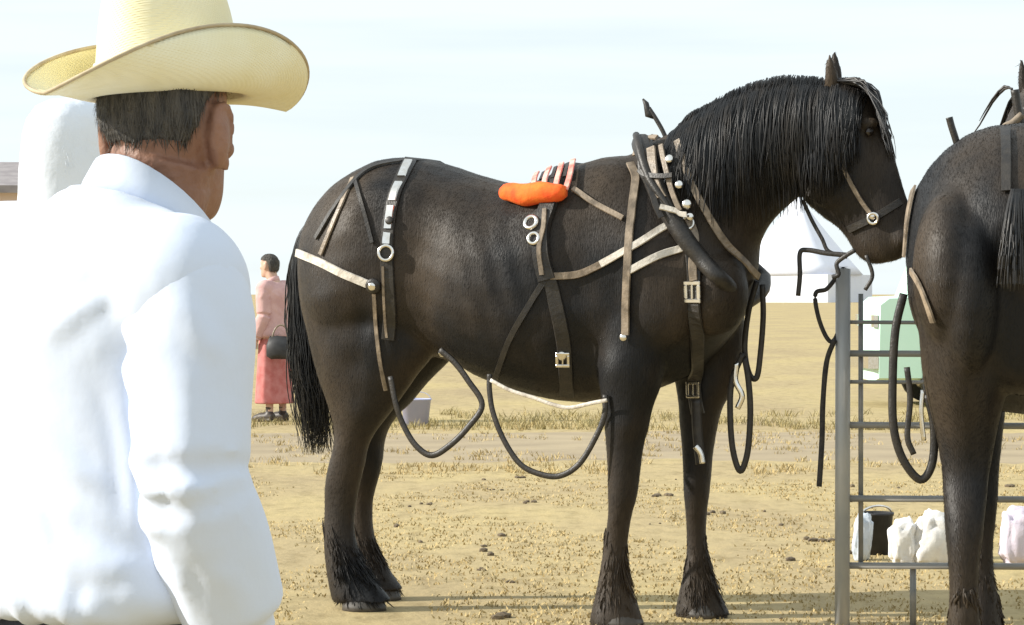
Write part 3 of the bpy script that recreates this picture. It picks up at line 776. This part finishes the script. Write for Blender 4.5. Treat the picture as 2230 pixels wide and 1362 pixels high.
# near fore leg, far fore leg (left outline, right outline)
NF, FF, NH, FH = -.20, .20, -.18, .18
pairloft(hb, [(1270, 620, 1450, 640, .10), (1288, 740, 1452, 740, .11), (1306, 830, 1440, 830, .105), (1316, 890, 1418, 890, .092), (1322, 960, 1402, 960, .078), (1326, 1030, 1392, 1030, .066), (1327, 1085, 1384, 1085, .062), (1327, 1120, 1374, 1120, .054), (1320, 1170, 1366, 1170, .046), (1312, 1220, 1364, 1220, .050), (1304, 1265, 1368, 1265, .060), (1296, 1300, 1378, 1300, .070), (1288, 1335, 1392, 1335, .082), (1286, 1366, 1400, 1366, .088)], NF, 20)
pairloft(hb, [(1440, 660, 1620, 660, .09), (1462, 760, 1618, 750, .10), (1474, 840, 1600, 840, .098), (1482, 890, 1572, 890, .09), (1486, 960, 1556, 960, .076), (1490, 1030, 1548, 1030, .066), (1492, 1075, 1543, 1075, .062), (1495, 1110, 1538, 1110, .054), (1497, 1160, 1535, 1160, .046), (1496, 1210, 1540, 1210, .050), (1488, 1250, 1550, 1250, .060), (1480, 1285, 1562, 1285, .070), (1474, 1318, 1578, 1318, .080), (1470, 1346, 1592, 1346, .086)], FF, 20)
# hind legs
pairloft(hb, [(655, 560, 930, 560, .13), (660, 650, 940, 680, .15), (674, 740, 935, 770, .15), (692, 810, 905, 820, .13), (714, 870, 868, 872, .105), (730, 925, 826, 925, .085), (730, 970, 802, 968, .075), (718, 1015, 794, 1010, .066), (710, 1060, 782, 1055, .060), (708, 1110, 772, 1110, .050), (707, 1155, 770, 1155, .050), (708, 1200, 780, 1200, .058), (712, 1240, 800, 1245, .068), (718, 1275, 828, 1280, .078), (726, 1312, 856, 1312, .086)], NH, 20)
def shift(rows, dx): return [(a + dx, b, c + dx, d, h) for a, b, c, d, h in rows]
pairloft(hb, shift([(655, 560, 930, 560, .13), (660, 650, 940, 680, .15), (674, 740, 930, 770, .15), (692, 805, 890, 815, .13), (714, 860, 840, 865, .105), (730, 915, 796, 915, .085), (730, 955, 776, 955, .075), (712, 1000, 772, 1000, .066), (704, 1040, 764, 1040, .060), (702, 1090, 752, 1090, .050), (702, 1140, 752, 1140, .050), (702, 1185, 760, 1185, .058), (706, 1222, 778, 1225, .068), (712, 1256, 800, 1260, .078), (718, 1288, 822, 1288, .086)], 58), FH, 20)
body_me = remesh(hb, .0125, 9, .55)
RELIEF = [(L(px, py, -.3), r_, a_) for px, py, r_, a_ in (
    (925, 540, .13, -.022), (940, 640, .10, -.012), (893, 425, .06, .014), (1272, 760, .09, -.022), (1235, 640, .12, -.010), (1290, 470, .10, -.010),
    (1455, 560, .05, -.010), (1500, 640, .05, -.010), (1345, 560, .10, .012), (1400, 700, .10, .012), (1340, 800, .07, .012), (1450, 760, .05, -.012),
    (800, 700, .06, -.012), (775, 790, .06, -.012), (850, 700, .09, .012), (715, 660, .09, .012), (905, 760, .07, .010), (760, 480, .10, .010), (835, 480, .08, -.012),
    (780, 900, .06, .008), (1120, 470, .16, -.010), (1360, 400, .07, -.014), (1360, 930, .05, .008), (1700, 330, .10, -.006))]
def relief(c):
    d = .005 * noise.noise(Vector((c.x * 5, c.y * 4, c.z * 3))) + .002 * noise.noise(Vector((c.x * 16, c.y * 9, c.z * 6)))
    if abs(c.y) > .05:
        w = min(1, (abs(c.y) - .05) / .08)
        for p, r_, a_ in RELIEF:
            q = ((c.x - p.x) ** 2 + (c.z - p.z) ** 2) / (r_ * r_)
            if q < 6: d += a_ * math.exp(-q) * w
        rib = math.exp(-((c.x - .02) / .28) ** 2 - ((c.z - 1.33) / .20) ** 2)
        d += .0028 * rib * math.sin((c.x + (c.z - 1.3) * .35) * 62)
    return d
displace(body_me, relief)
hb_bvh = bvh_of(body_me)

def surf(px, py, yl0=0.0):
    """Point of the near side of the horse seen at a photo position, in the horse's own space, with its normal."""
    o = CAMP - P0; o = Vector((o.dot(fwd), o.dot(lef), o.z))
    d = ray(px, py); d = Vector((d.dot(fwd), d.dot(lef), d.z))
    h = hb_bvh.ray_cast(o, d)
    return (h[0], h[1]) if h[0] is not None else (None, None)

def strands(bm, lines, n=5):
    for pts, w in lines:
        m_ = len(pts)
        rad = [w * (0.55 + .45 * min(1, i / 2)) * (1 - .92 * (i / (m_ - 1)) ** 2.2) + .0008 for i in range(m_)]
        tube(bm, pts, rad, n, up=Vector((1, 0.2, 0)), flat=.6)

def make_mane():
    rnd = random.Random(3)
    crest = [(1478, 282), (1500, 256), (1530, 240), (1605, 200), (1690, 174), (1760, 174), (1815, 180), (1850, 178), (1885, 192)]
    low = [(1478, 360), (1500, 400), (1530, 425), (1605, 470), (1690, 455), (1760, 430), (1815, 420), (1850, 380), (1885, 330)]
    cp = spline([(x, y, 0) for x, y in crest], 10); lp = spline([(x, y, 0) for x, y in low], 10)
    lines = []
    for k in range(1700):
        f = rnd.random() * (len(cp) - 1.001); i = int(f); t = f - i
        a = cp[i].lerp(cp[i + 1], t); b = lp[i].lerp(lp[i + 1], t)
        side = rnd.random()
        st = L(a.x, a.y - 2, rnd.uniform(-.05, .035))
        ln = rnd.uniform(.62, 1.15)
        en = L(b.x + rnd.gauss(0, 7), a.y + (b.y - a.y) * ln, 0)
        off = rnd.uniform(.003, .028)
        pts = [st + Vector((0, 0, rnd.uniform(-.01, .012)))]
        last = st.y - .03
        wob = rnd.uniform(0, 6)
        for j in range(1, 11):
            q = j / 10
            x = st.x + (en.x - st.x) * q + .008 * math.sin(wob + q * 5); z = st.z + (en.z - st.z) * q
            h = hb_bvh.ray_cast(Vector((x, -1.5, z)), Vector((0, 1, 0)))
            y = h[0].y if h[0] is not None and h[0].y < .05 else last
            y = min(y, last + .02)
            last = y
            lift = off * min(1, q * 3) * (1 if q < .8 else 1.2)
            pts.append(Vector((x, y - lift, z)))
        lines.append((pts, rnd.uniform(.002, .0065)))
    bm = bmesh.new(); strands(bm, lines, 4)
    return tomesh(bm)

def make_forelock():
    rnd = random.Random(8); lines = []
    for k in range(200):
        y = rnd.gauss(0, .055)
        pts = [L(px + rnd.gauss(0, 6) + off, py + rnd.gauss(0, 3), y * g) for (px, py, g), off in zip(((1828, 178, .6), (1866, 178, .8), (1896, 203, 1.1), (1914, 250, 1.4), (1928, 300, 1.7), (1940, 345, 1.9)), (0, 0, 4, 4, 4, 3))]
        pts = spline(pts[:rnd.choice((4, 4, 5, 6))], 2)
        lines.append((pts, rnd.uniform(.003, .007)))
    bm = bmesh.new(); strands(bm, lines); return tomesh(bm)

def make_tail(docked=False):
    rnd = random.Random(5); lines = []
    for k in range(1100 if docked else 800):
        a = rnd.random() * 2 * PI; q = math.sqrt(rnd.random())
        dx, dy = math.cos(a) * q, math.sin(a) * q
        ln = 1 - .42 * rnd.random() ** 1.5
        spine = [(688, 470, .3), (664, 520, .55), (656, 600, .9), (662, 700, 1.15), (672, 800, 1.35), (684, 890, 1.25), (694, 990, .9)]
        if docked: ln *= rnd.uniform(.24, .40)
        pts = spline([L(px + dx * 27 * g + rnd.gauss(0, 2) * i_, py, dy * .075 * g) for i_, (px, py, g) in enumerate(spine)], 4)
        cutf = ln * (len(pts) - 1); i_ = int(cutf)
        if i_ < len(pts) - 1: pts = pts[:i_ + 1] + [pts[i_].lerp(pts[i_ + 1], max(.05, cutf - i_))]
        lines.append((pts, rnd.uniform(.0015, .004) if docked else rnd.uniform(.002, .006)))
    bm = bmesh.new(); strands(bm, lines, 4); return tomesh(bm)

def make_feather(cx1, cx2, ytop, ybot, yl, seed, dep=.07):
    rnd = random.Random(seed); lines = []
    ct, cb = L((cx1[0] + cx2[0]) / 2, ytop, yl), L((cx1[1] + cx2[1]) / 2, ybot, yl)
    rt, rb = (cx2[0] - cx1[0]) / 2 / 540, (cx2[1] - cx1[1]) / 2 / 540
    for k in range(420):
        a = rnd.random() * 2 * PI; s0 = rnd.uniform(-.35, .75); s1 = min(1.06, s0 + rnd.uniform(.25, .45))
        pts = []
        for j in range(5):
            q = s0 + (s1 - s0) * j / 4; r_ = rt + (rb - rt) * max(0, q) ** 1.2; c = ct.lerp(cb, q)
            pts.append(c + Vector((math.cos(a) * r_, math.sin(a) * min(r_, .088) * .95, 0)) * (.70 + .34 * j / 4) + Vector((rnd.gauss(0, .003), rnd.gauss(0, .003), 0)))
            pts[-1].z = max(pts[-1].z, .012)
        lines.append((pts, rnd.uniform(.0025, .006)))
    bm = bmesh.new(); strands(bm, lines, 4); return tomesh(bm)

def make_hoof(px, py, yl):
    c = L(px, py, yl); bm = bmesh.new(); rs = []
    for z, r_, fx in ((.0, .088, .012), (.02, .086, .010), (.085, .066, 0), (.11, .06, -.004)):
        rs.append([Vector((c.x + fx + math.cos(2 * PI * k / 24) * r_ * 1.08, c.y + math.sin(2 * PI * k / 24) * r_, z)) for k in range(24)])
    rings(bm, rs); return tomesh(bm)

def add_fur(me, n, seed):
    rng = np.random.default_rng(seed)
    nv = len(me.vertices)
    co = np.empty(nv * 3, np.float32); me.vertices.foreach_get('co', co); co = co.reshape(-1, 3)
    nf = len(me.polygons)
    ce = np.empty(nf * 3, np.float32); me.polygons.foreach_get('center', ce); ce = ce.reshape(-1, 3)
    no = np.empty(nf * 3, np.float32); me.polygons.foreach_get('normal', no); no = no.reshape(-1, 3)
    ar = np.empty(nf, np.float32); me.polygons.foreach_get('area', ar)
    i = rng.choice(nf, n, p=ar / ar.sum())
    c, m_ = ce[i] + rng.normal(0, .004, (n, 3)), no[i]
    c -= m_ * ((c - ce[i]) * m_).sum(1)[:, None]
    flow = np.stack([-.55 + .35 * np.sin(c[:, 0] * 5 + c[:, 2] * 4), rng.normal(0, .12, n), -.85 + .2 * np.sin(c[:, 0] * 7)], 1) + rng.normal(0, .12, (n, 3))
    flow -= m_ * (flow * m_).sum(1)[:, None]; flow /= np.linalg.norm(flow, axis=1)[:, None] + 1e-6
    sd = np.cross(flow, m_) * rng.uniform(.0009, .0016, n)[:, None]
    ln = rng.uniform(.012, .026, n)[:, None]
    a = c - sd - m_ * .001; b = c + sd - m_ * .001; t = c + flow * ln + m_ * ln * rng.uniform(.04, .15, n)[:, None]
    vs = np.concatenate([a, b, t], 1).reshape(-1, 3)
    old = [tuple(p.vertices) for p in me.polygons]
    fs = old + [(nv + 3 * k, nv + 3 * k + 1, nv + 3 * k + 2) for k in range(n)]
    out = bpy.data.meshes.new('horse_body'); out.from_pydata(np.concatenate([co, vs]).tolist(), [], fs)
    return out
body_me = add_fur(body_me, 150000, 2)
parts = [('body', body_me, 'coat'), ('mane', make_mane(), 'hair'), ('forelock', make_forelock(), 'hair'), ('tail', make_tail(), 'hair'),
         ('feather', make_feather((1314, 1286), (1366, 1400), 1205, 1372, NF, 1), 'coat'), ('feather', make_feather((1496, 1470), (1540, 1592), 1190, 1348, FF, 2), 'coat'),
         ('feather', make_feather((708, 724), (776, 858), 1180, 1316, NH, 3), 'coat'), ('feather', make_feather((760, 776), (816, 880), 1165, 1292, FH, 4), 'coat'),
         ('hoof', make_hoof(1346, 1372, NF), 'hoof'), ('hoof', make_hoof(1528, 1350, FF), 'hoof'), ('hoof', make_hoof(788, 1318, NH), 'hoof'), ('hoof', make_hoof(822, 1292, FH), 'hoof')]
for e in (-1, 1):
    bm = bmesh.new(); ball(bm, L(1893, 288, e * .098), .018, 14); parts.append(('eye', tomesh(bm), 'eye'))
horse = empty('horse', P0, YAW, label='black draft horse in full side view with long mane, wearing collar and red pad', cat='horse', group='harnessed draft horses')
for nm, me, mt in parts:
    link(nm, me, M[mt], horse)

# second horse, a copy seen from behind
HEAD2 = R(77)
rump = at(2222, 640, 8.5)
loc2 = Vector((rump.x, rump.y, 0)) + Vector((math.cos(HEAD2), math.sin(HEAD2), 0)) * 0.86
horse2 = horse.copy(); C.objects.link(horse2)
horse2.location = loc2; horse2.rotation_euler = (0, 0, HEAD2)
horse2['label'] = 'black draft horse seen from behind, only its rump and a hind leg in view'
docked = make_tail(True)
for ch in list(horse.children):
    c = ch.copy(); C.objects.link(c); c.parent = horse2
    if c.name.startswith('tail'):
        docked.materials.append(M['hair']); c.data = docked; docked.polygons.foreach_set('use_smooth', [True] * len(docked.polygons))

# ------------------------------------------------------------------ harness
def ribbon(bm, pts, nrm, w, th=.006, off=.006):
    rs = []
    n = len(pts)
    for i in range(n):
        t = (pts[min(i + 1, n - 1)] - pts[max(i - 1, 0)]).normalized()
        nn = (nrm[i] - t * nrm[i].dot(t)).normalized(); s_ = t.cross(nn)
        ww = w[i] if hasattr(w, '__len__') else w
        p = pts[i] + nn * off
        rs.append([p - s_ * ww / 2, p + s_ * ww / 2, p + s_ * ww / 2 * .86 + nn * th, p - s_ * ww / 2 * .86 + nn * th])
    rings(bm, rs)

def on_body(pix, m=7):
    """Follow photo positions over the near flank; returns points and normals in horse space."""
    P_, N_ = [], []
    last = None
    for q in spline([(x, y, 0) for x, y in pix], m):
        p, n = surf(q.x, q.y)
        if p is None or (last is not None and (p - last).length > .35):
            continue
        P_.append(p); N_.append(n); last = p
    # even the path out so that the strap does not kink
    for _ in range(2):
        P_ = [P_[0]] + [(P_[i - 1] + P_[i] * 2 + P_[i + 1]) / 4 for i in range(1, len(P_) - 1)] + [P_[-1]]
        N_ = [N_[0]] + [(N_[i - 1] + N_[i] * 2 + N_[i + 1]).normalized() for i in range(1, len(N_) - 1)] + [N_[-1]]
    return P_, N_

def mir(v): return Vector((v.x, -v.y, v.z))

harness = empty('draft_harness', P0, YAW, label='black leather driving harness with chrome fittings on the side-view horse', cat='harness', group='driving harnesses')
def strap(name, pix, w, m, parent=None, over=False, off=.006, th=.007):
    P_, N_ = on_body(pix)
    if over:
        P_ = [mir(p) for p in P_[::-1]] + P_; N_ = [mir(p) for p in N_[::-1]] + N_
    bm = bmesh.new(); ribbon(bm, P_, N_, w, th, off)
    return link(name, tomesh(bm), M[m], parent or harness, smooth=False)

def stud(px, py, r, name='stud', parent=None, m='chrome', off=.016, flat=.4):
    p, n = surf(px, py)
    if p is None: return
    bm = bmesh.new(); ball(bm, p + n * off, (r, r, r * flat), 14, n.to_track_quat('Z', 'Y').to_matrix())
    return link(name, tomesh(bm), M[m], parent or harness)

def ring(px, py, r, t, name='ring', parent=None, m='chrome', off=.018, squash=1.0):
    p, n = surf(px, py)
    if p is None: return
    q = n.to_track_quat('Z', 'Y').to_matrix(); bm = bmesh.new(); rs = []
    for k in range(22):
        a = 2 * PI * k / 22
        d = Vector((math.cos(a), math.sin(a) * squash, 0)); c = d * r
        rs.append([p + n * off + q @ (c + (d * math.cos(b) + Vector((0, 0, 1)) * math.sin(b)) * t) for b in np.linspace(0, 2 * PI, 7)[:-1]])
    rings(bm, rs, True); return link(name, tomesh(bm), M[m], parent or harness)

def buckle(px, py, w, h, t, parent=None, name='buckle', m='chrome'):
    p, n = surf(px, py)
    if p is None: return
    up = Vector((0, 0, 1)); up = (up - n * up.dot(n)).normalized(); s_ = up.cross(n)
    rot = Matrix((s_, up, n)).transposed()
    bm = bmesh.new(); c = p + n * .022
    for dx, dy, sx, sy in ((0, h / 2, w + t, t), (0, -h / 2, w + t, t), (-w / 2, 0, t, h - t), (w / 2, 0, t, h - t), (0, 0, t * .6, h - t)):
        box(bm, c + s_ * dx + up * dy, (sx, sy, t * .8), rot)
    bmesh.ops.bevel(bm, geom=bm.edges[:], offset=t * .18, segments=1, affect='EDGES')
    return link(name, tomesh(bm), M[m], parent or harness, smooth=False)

hip = strap('hip_strap', [(893, 350), (876, 385), (860, 425), (848, 480), (843, 550), (846, 620), (850, 690), (846, 740)], .058, 'leather', over=True)
for (q0, q1, q2) in (((889, 356), (881, 374), (875, 390)), ((870, 402), (862, 420), (857, 440)), ((854, 450), (850, 475), (847, 500)), ((846, 508), (844, 520), (843, 532))):
    strap('chrome_plate', (q0, q1, q2), .036, 'chrome', hip, off=.013, th=.006)
stud(852, 483, .018, 'stud', hip, 'leather', off=.02)
ring(843, 552, .030, .008, 'ring', hip)
strap('hip_strap_edge', [(836, 580), (838, 650), (844, 735)], .012, 'tan', off=.011)
br = strap('breeching_strap', [(640, 548), (662, 556), (700, 572), (750, 597), (806, 620)], .036, 'pale', off=.010)
rs_ = stud(815, 622, .034, 'rosette', br, m='leather', off=.014); stud(814, 622, .018, 'rosette_centre', br, off=.024)
strap('crupper_strap', [(884, 352), (800, 372), (740, 440), (690, 520)], .026, 'leather')
strap('hip_drop_strap', [(770, 390), (735, 470), (700, 555)], .022, 'tan', off=.005)
strap('hip_drop_strap', [(775, 395), (790, 450), (812, 530)], .018, 'leather', off=.005)
strap('thigh_strap', [(815, 640), (820, 720), (828, 790), (840, 850)], .018, 'tan', off=.003, th=.004)
pad = strap('back_pad', [(1232, 366), (1212, 405), (1196, 450), (1180, 500), (1180, 560), (1192, 610)], .075, 'leather', over=True, th=.02)
strap('back_pad_edge', [(1192, 462), (1188, 500), (1178, 545), (1182, 600)], .020, 'tan', off=.028)
ring(1163, 492, .026, .009, 'terret_ring', pad, off=.03); ring(1168, 524, .022, .008, 'terret_ring', pad, off=.03)
strap('belly_band', [(1195, 600), (1210, 660), (1228, 750), (1235, 860)], .060, 'leather')
buckle(1226, 780, .045, .05, .012)
stud(1224, 772, .02, 'stud', off=.02)
strap('quarter_strap', [(1190, 605), (1150, 670), (1110, 740), (1080, 822)], .026, 'leather')
strap('trace', [(1500, 500), (1480, 485), (1440, 500), (1385, 535), (1310, 576)], .030, 'pale', off=.012)
strap('trace', [(1505, 520), (1490, 540), (1440, 555), (1372, 590)], .030, 'pale', off=.012)
strap('trace_tail', [(1310, 576), (1260, 598), (1200, 602)], .030, 'tan', off=.008)
strap('side_backer', [(1250, 415), (1300, 447), (1358, 478)], .024, 'tan', off=.012)
strap('rein', [(1372, 362), (1384, 392), (1378, 450), (1370, 540), (1367, 640), (1364, 730)], .034, 'tan', off=.014)
stud(1360, 735, .016, 'strap_tip', off=.016)

# collar: a padded roll round the base of the neck
P_, N_ = on_body([(1404, 322), (1418, 360), (1440, 430), (1475, 500), (1520, 560), (1565, 608)], 6)
cpts = [p + n * .018 for p, n in zip(P_, N_)]
bot = L(1614, 672) + Vector((-.02, 0, 0))
low = [cpts[-1].lerp(bot, .45) + Vector((.03, -.02, 0)), bot]
near = cpts + spline([cpts[-1]] + low, 4)[1:]
ringp = near + [mir(p) for p in near[::-1][1:]]
bm = bmesh.new(); tube(bm, ringp, [.044 - .012 * math.sin(PI * i / (len(ringp) - 1)) ** 2 for i in range(len(ringp))], 14)
link('collar', tomesh(bm), M['leather'], harness)
def hame(sgn):
    pts = [p + n * (.062 - .035 * (i / (len(P_) - 1)) ** 2) for i, (p, n) in enumerate(zip(P_, N_))][:int(len(P_) * .62)]
    if sgn > 0: pts = [mir(p) for p in pts]
    bm = bmesh.new(); tube(bm, pts, [(.015 + .005 * math.sin(PI * i / (len(pts) - 1))) * (1 - .75 * (i / (len(pts) - 1)) ** 3) for i in range(len(pts))], 10)
    o = link('hame', tomesh(bm), M['leather'], harness)
    if sgn > 0:
        k = [L(x, y, .07) for x, y in ((1462, 340), (1448, 296), (1430, 262), (1413, 236))]
        bm = bmesh.new(); tube(bm, spline(k, 4), .0095, 8)
        tube(bm, [L(1400, 216, .07), L(1407, 226, .07), L(1412, 250, .07), L(1424, 256, .07)], [.004, .012, .016, .008], 8)
        link('hame_tip', tomesh(bm), M['leather'], o)
    return o
hm_ = hame(-1); hame(1)
strap('hame_leather', [(1432, 338), (1438, 390), (1446, 442)], .040, 'tan', off=.055)
strap('hame_leather', [(1412, 345), (1414, 400), (1424, 450), (1440, 486)], .026, 'leather', off=.05)
strap('hame_leather', [(1452, 330), (1460, 372), (1472, 420), (1486, 462)], .022, 'tan', off=.045)
strap('hame_strap', [(1408, 388), (1440, 396), (1478, 392)], .022, 'leather', off=.066)
strap('hame_strap', [(1436, 466), (1468, 474), (1504, 470)], .024, 'pale', off=.066)
buckle(1446, 398, .028, .034, .009)
ring(1496, 492, .024, .007, 'trace_ring', off=.03)
strap('choke_strap', [(1500, 470), (1512, 520), (1508, 580), (1514, 612)], .034, 'tan', off=.022)
strap('collar_loop', [(1392, 350), (1400, 328), (1420, 314), (1440, 312)], .024, 'tan', off=.03)
strap('collar_strap', [(1480, 312), (1497, 370), (1522, 430), (1560, 500), (1600, 560), (1642, 600)], .030, 'tan', off=.02)
for (x, y, r_) in ((1467, 356, .019), (1486, 408, .018), (1502, 448, .021), (1508, 474, .017)):
    stud(x, y, r_, 'hame_ring', hm_, off=.045, flat=.5)
ps = strap('pole_strap', [(1500, 500), (1508, 560), (1514, 620), (1516, 700), (1516, 780), (1514, 850), (1520, 900)], .058, 'leather', off=.012)
buckle(1515, 636, .062, .070, .017, ps); buckle(1513, 848, .045, .055, .012, ps)

# hanging straps below and before the body
def hang(name, pix, yl, r_, m, parent=None, flat=.45, n=8):
    pts = spline([L(x, y, yl if not hasattr(yl, '__len__') else yl[i]) for i, (x, y) in enumerate(pix)], 7)
    bm = bmesh.new(); tube(bm, pts, r_, n, up=Vector((0, 1, 0)), flat=flat)
    return link(name, tomesh(bm), M[m], parent or harness)
hang('hanging_rein', [(958, 762), (990, 790), (1020, 830), (1050, 882), (1020, 930), (980, 970), (940, 992), (905, 970), (878, 925), (862, 880), (850, 820)], [-.30, -.30, -.30, -.30, -.31, -.32, -.32, -.32, -.32, -.33, -.33], .013, 'leather')
stud(962, 768, .016, 'stud', off=.01)
hang('hanging_trace', [(1066, 815), (1066, 850), (1074, 900), (1098, 960), (1134, 1012), (1180, 1034), (1222, 1036), (1262, 1010), (1296, 955), (1316, 905), (1318, 860)], -.30, .012, 'leather')
hang('belly_cord', [(1068, 828), (1110, 850), (1160, 866), (1200, 880), (1240, 888), (1290, 878), (1322, 872)], -.33, .008, 'pale')
hang('pole_strap_end', [(1516, 870), (1518, 930), (1522, 975), (1526, 1012)], -.04, .022, 'leather', flat=.3)
hang('pole_strap_tip', [(1514, 972), (1526, 988), (1530, 1010)], -.085, .012, 'chrome')
hang('breast_loop', [(1648, 612), (1630, 680), (1622, 760), (1632, 815), (1648, 822), (1656, 770), (1662, 690), (1660, 620)], .02, .012, 'leather')
hang('breast_loop', [(1618, 770), (1594, 830), (1590, 900), (1596, 980), (1612, 1026), (1628, 985), (1634, 900), (1630, 830), (1622, 780)], 0, .013, 'leather')
hang('breast_loop_hook', [(1604, 790), (1602, 830), (1616, 862), (1606, 890)], -.01, .012, 'chrome')

# the red roll on the back pad
pr, nr = on_body([(1096, 436), (1140, 436), (1190, 434), (1238, 428)], 5)
bm = bmesh.new()
pts = [p + n * .035 for p, n in zip(pr, nr)]
rr = [.030 + .016 * math.sin(PI * i / (len(pts) - 1)) for i in range(len(pts))]; rr[0] = rr[-1] = .022
tube(bm, pts, rr, 16)
for v in bm.verts: v.co += Vector((0, 0, .004 * math.sin(v.co.x * 40)))
roll = link('saddle_roll', tomesh(bm), M['red'], harness)
for i, (x0, x1) in enumerate(((1172, 1168), (1196, 1190), (1222, 1214), (1246, 1236))):
    strap('roll_band', [(x0 + 8, 388 - i * 8), (x0, 402 - i * 2), (x1, 425)], .024, 'redband', off=.03)
    if i < 3: strap('roll_strap', [(x0 + 20, 384 - i * 8), (x0 + 12, 402 - i * 3)], .018, 'leather', off=.022)

# bridle
bridle = empty('bridle', P0, YAW, label='black leather bridle with pale cheek strap on the side-view horse head', cat='bridle')
strap('cheek_strap', [(1826, 340), (1846, 385), (1872, 432), (1900, 470)], .018, 'tan', bridle, off=.005)
strap('crown_strap', [(1820, 190), (1812, 260), (1822, 335)], .026, 'leather', bridle, over=True)
strap('nose_band', [(1960, 440), (1905, 474), (1850, 500)], .030, 'leather', bridle)
r_b = ring(1904, 476, .020, .007, 'bit_ring', bridle); stud(1902, 472, .013, 'stud', bridle)
strap('throat_strap', [(1820, 250), (1795, 340), (1762, 425)], .022, 'leather', bridle)
hang('curb_rein', [(1748, 436), (1768, 480), (1790, 520), (1805, 548), (1845, 560)], -.02, .008, 'leather', bridle)
hang('curb_rein', [(1845, 556), (1800, 552), (1758, 545), (1742, 552), (1742, 600), (1738, 645)], -.03, .010, 'leather', bridle)
hang('bit_shank', [(1862, 545), (1838, 560), (1822, 575), (1826, 598), (1812, 604)], -.07, .009, 'leather', bridle)
hang('bit_shank', [(1886, 556), (1900, 600), (1884, 632)], -.07, .008, 'leather', bridle)

# ------------------------------------------------------------------ second harness (only its rump straps and hame tops show)
har2 = empty('draft_harness', loc2, HEAD2, label='leather harness straps hanging on the horse seen from behind', cat='harness', group='driving harnesses')
inv2 = (Matrix.Translation(loc2) @ Matrix.Rotation(HEAD2, 4, 'Z')).inverted()
def surf2(px, py):
    o = inv2 @ CAMP; d = (inv2.to_3x3() @ ray(px, py)).normalized()
    h = hb_bvh.ray_cast(o, d); return (h[0], h[1])
def strap2(name, pix, w, m, off=.008):
    P_, N_ = [], []
    for q in spline([(x, y, 0) for x, y in pix], 7):
        p, n = surf2(q.x, q.y)
        if p is None or (P_ and (p - P_[-1]).length > .4): continue
        P_.append(p); N_.append(n)
    if len(P_) < 3: return
    bm = bmesh.new(); ribbon(bm, P_, N_, w, .007, off); return link(name, tomesh(bm), M[m], har2, smooth=False)
strap2('hip_strap', [(2080, 300), (2010, 380), (1985, 460), (1975, 560)], .034, 'tan')
strap2('thigh_strap', [(1990, 590), (2012, 630), (2036, 700)], .022, 'tan')
strap2('crupper_strap', [(2190, 285), (2192, 350), (2192, 420)], .034, 'leather')
def L2(px, py, d):
    return inv2 @ at(px, py, d)
def hang2(name, pix, d, r_, m, flat=.45):
    bm = bmesh.new(); tube(bm, spline([L2(x, y, d) for x, y in pix], 7), r_, 8, up=Vector((1, 0, 0)), flat=flat)
    return link(name, tomesh(bm), M[m], har2)
hang2('hanging_strap', [(1968, 640), (1950, 720), (1944, 830), (1946, 930), (1966, 1000), (2004, 1045), (2030, 1010), (2034, 930), (2020, 860)], 8.65, .014, 'leather')
hang2('hanging_strap', [(1975, 800), (1982, 870), (1976, 950), (1990, 990)], 8.6, .010, 'leather')
hang2('hanging_strap', [(2010, 850), (2006, 900), (2012, 960)], 8.6, .008, 'chrome')
hang2('hip_tab', [(2094, 345), (2080, 300), (2072, 275), (2067, 256)], 8.85, .012, 'leather', 1.0)
hang2('hame', [(2232, 330), (2226, 280), (2217, 240), (2210, 196)], 9.45, .016, 'leather', 1.0)
hang2('hame', [(2250, 330), (2246, 280), (2236, 232)], 9.6, .02, 'leather', 1.0)
hang2('hame_strap', [(2226, 250), (2206, 268), (2188, 278), (2176, 300)], 9.4, .014, 'tan', 1.0)

# ------------------------------------------------------------------ fence panel, lead rope
PD = 10.36
pp = at(1834, 640, PD)
panel = empty('fence_panel', (pp.x, pp.y, 0), 0, label='grey metal corral panel standing between the two horses', cat='fence')
def pl(px, py): return at(px, py, PD) - Vector((pp.x, pp.y, 0))
bm = bmesh.new(); a, b = pl(1834, 1364), pl(1836, 586); a.z = 0
tube(bm, [a, b, b + Vector((0, 0, .008))], [.030, .030, .022], 16); link('post', tomesh(bm), M['steel'], panel)
XR = 2560
for y in (702, 770, 832, 926, 1086, 1232):
    bm = bmesh.new(); tube(bm, [pl(1848, y), pl(XR, y + 4)], .0135 if y in (770, 926, 1086, 1232) else .008, 10); link('rail', tomesh(bm), M['rail'], panel)
for x, y0, y1, r_ in ((1876, 640, 1232, .010), (1990, 1232, 1364, .013), (2550, 640, 1364, .02)):
    bm = bmesh.new(); a, b = pl(x, y1), pl(x, y0)
    if y1 > 1350: a.z = 0
    tube(bm, [a + Vector((0, .02, 0)), b + Vector((0, .02, 0))], r_, 10); link('upright', tomesh(bm), M['rail'], panel)

rp = empty('lead_rope', (pp.x, pp.y, 0), 0, label='dark lead rope looped and dangling beside the fence post', cat='rope')
bm = bmesh.new()
tube(bm, spline([pl(1822, 604), pl(1800, 630), pl(1776, 640), pl(1782, 690), pl(1800, 735), pl(1816, 742), pl(1832, 700), pl(1838, 640)], 7), .009, 8); link('loop', tomesh(bm), M['rope'], rp)
bm = bmesh.new(); tube(bm, spline([pl(1816, 740) + Vector((0, -.02, 0)), pl(1800, 790), pl(1792, 880), pl(1790, 960), pl(1784, 1060)], 7), .011, 8); link('free_end', tomesh(bm), M['rope'], rp)
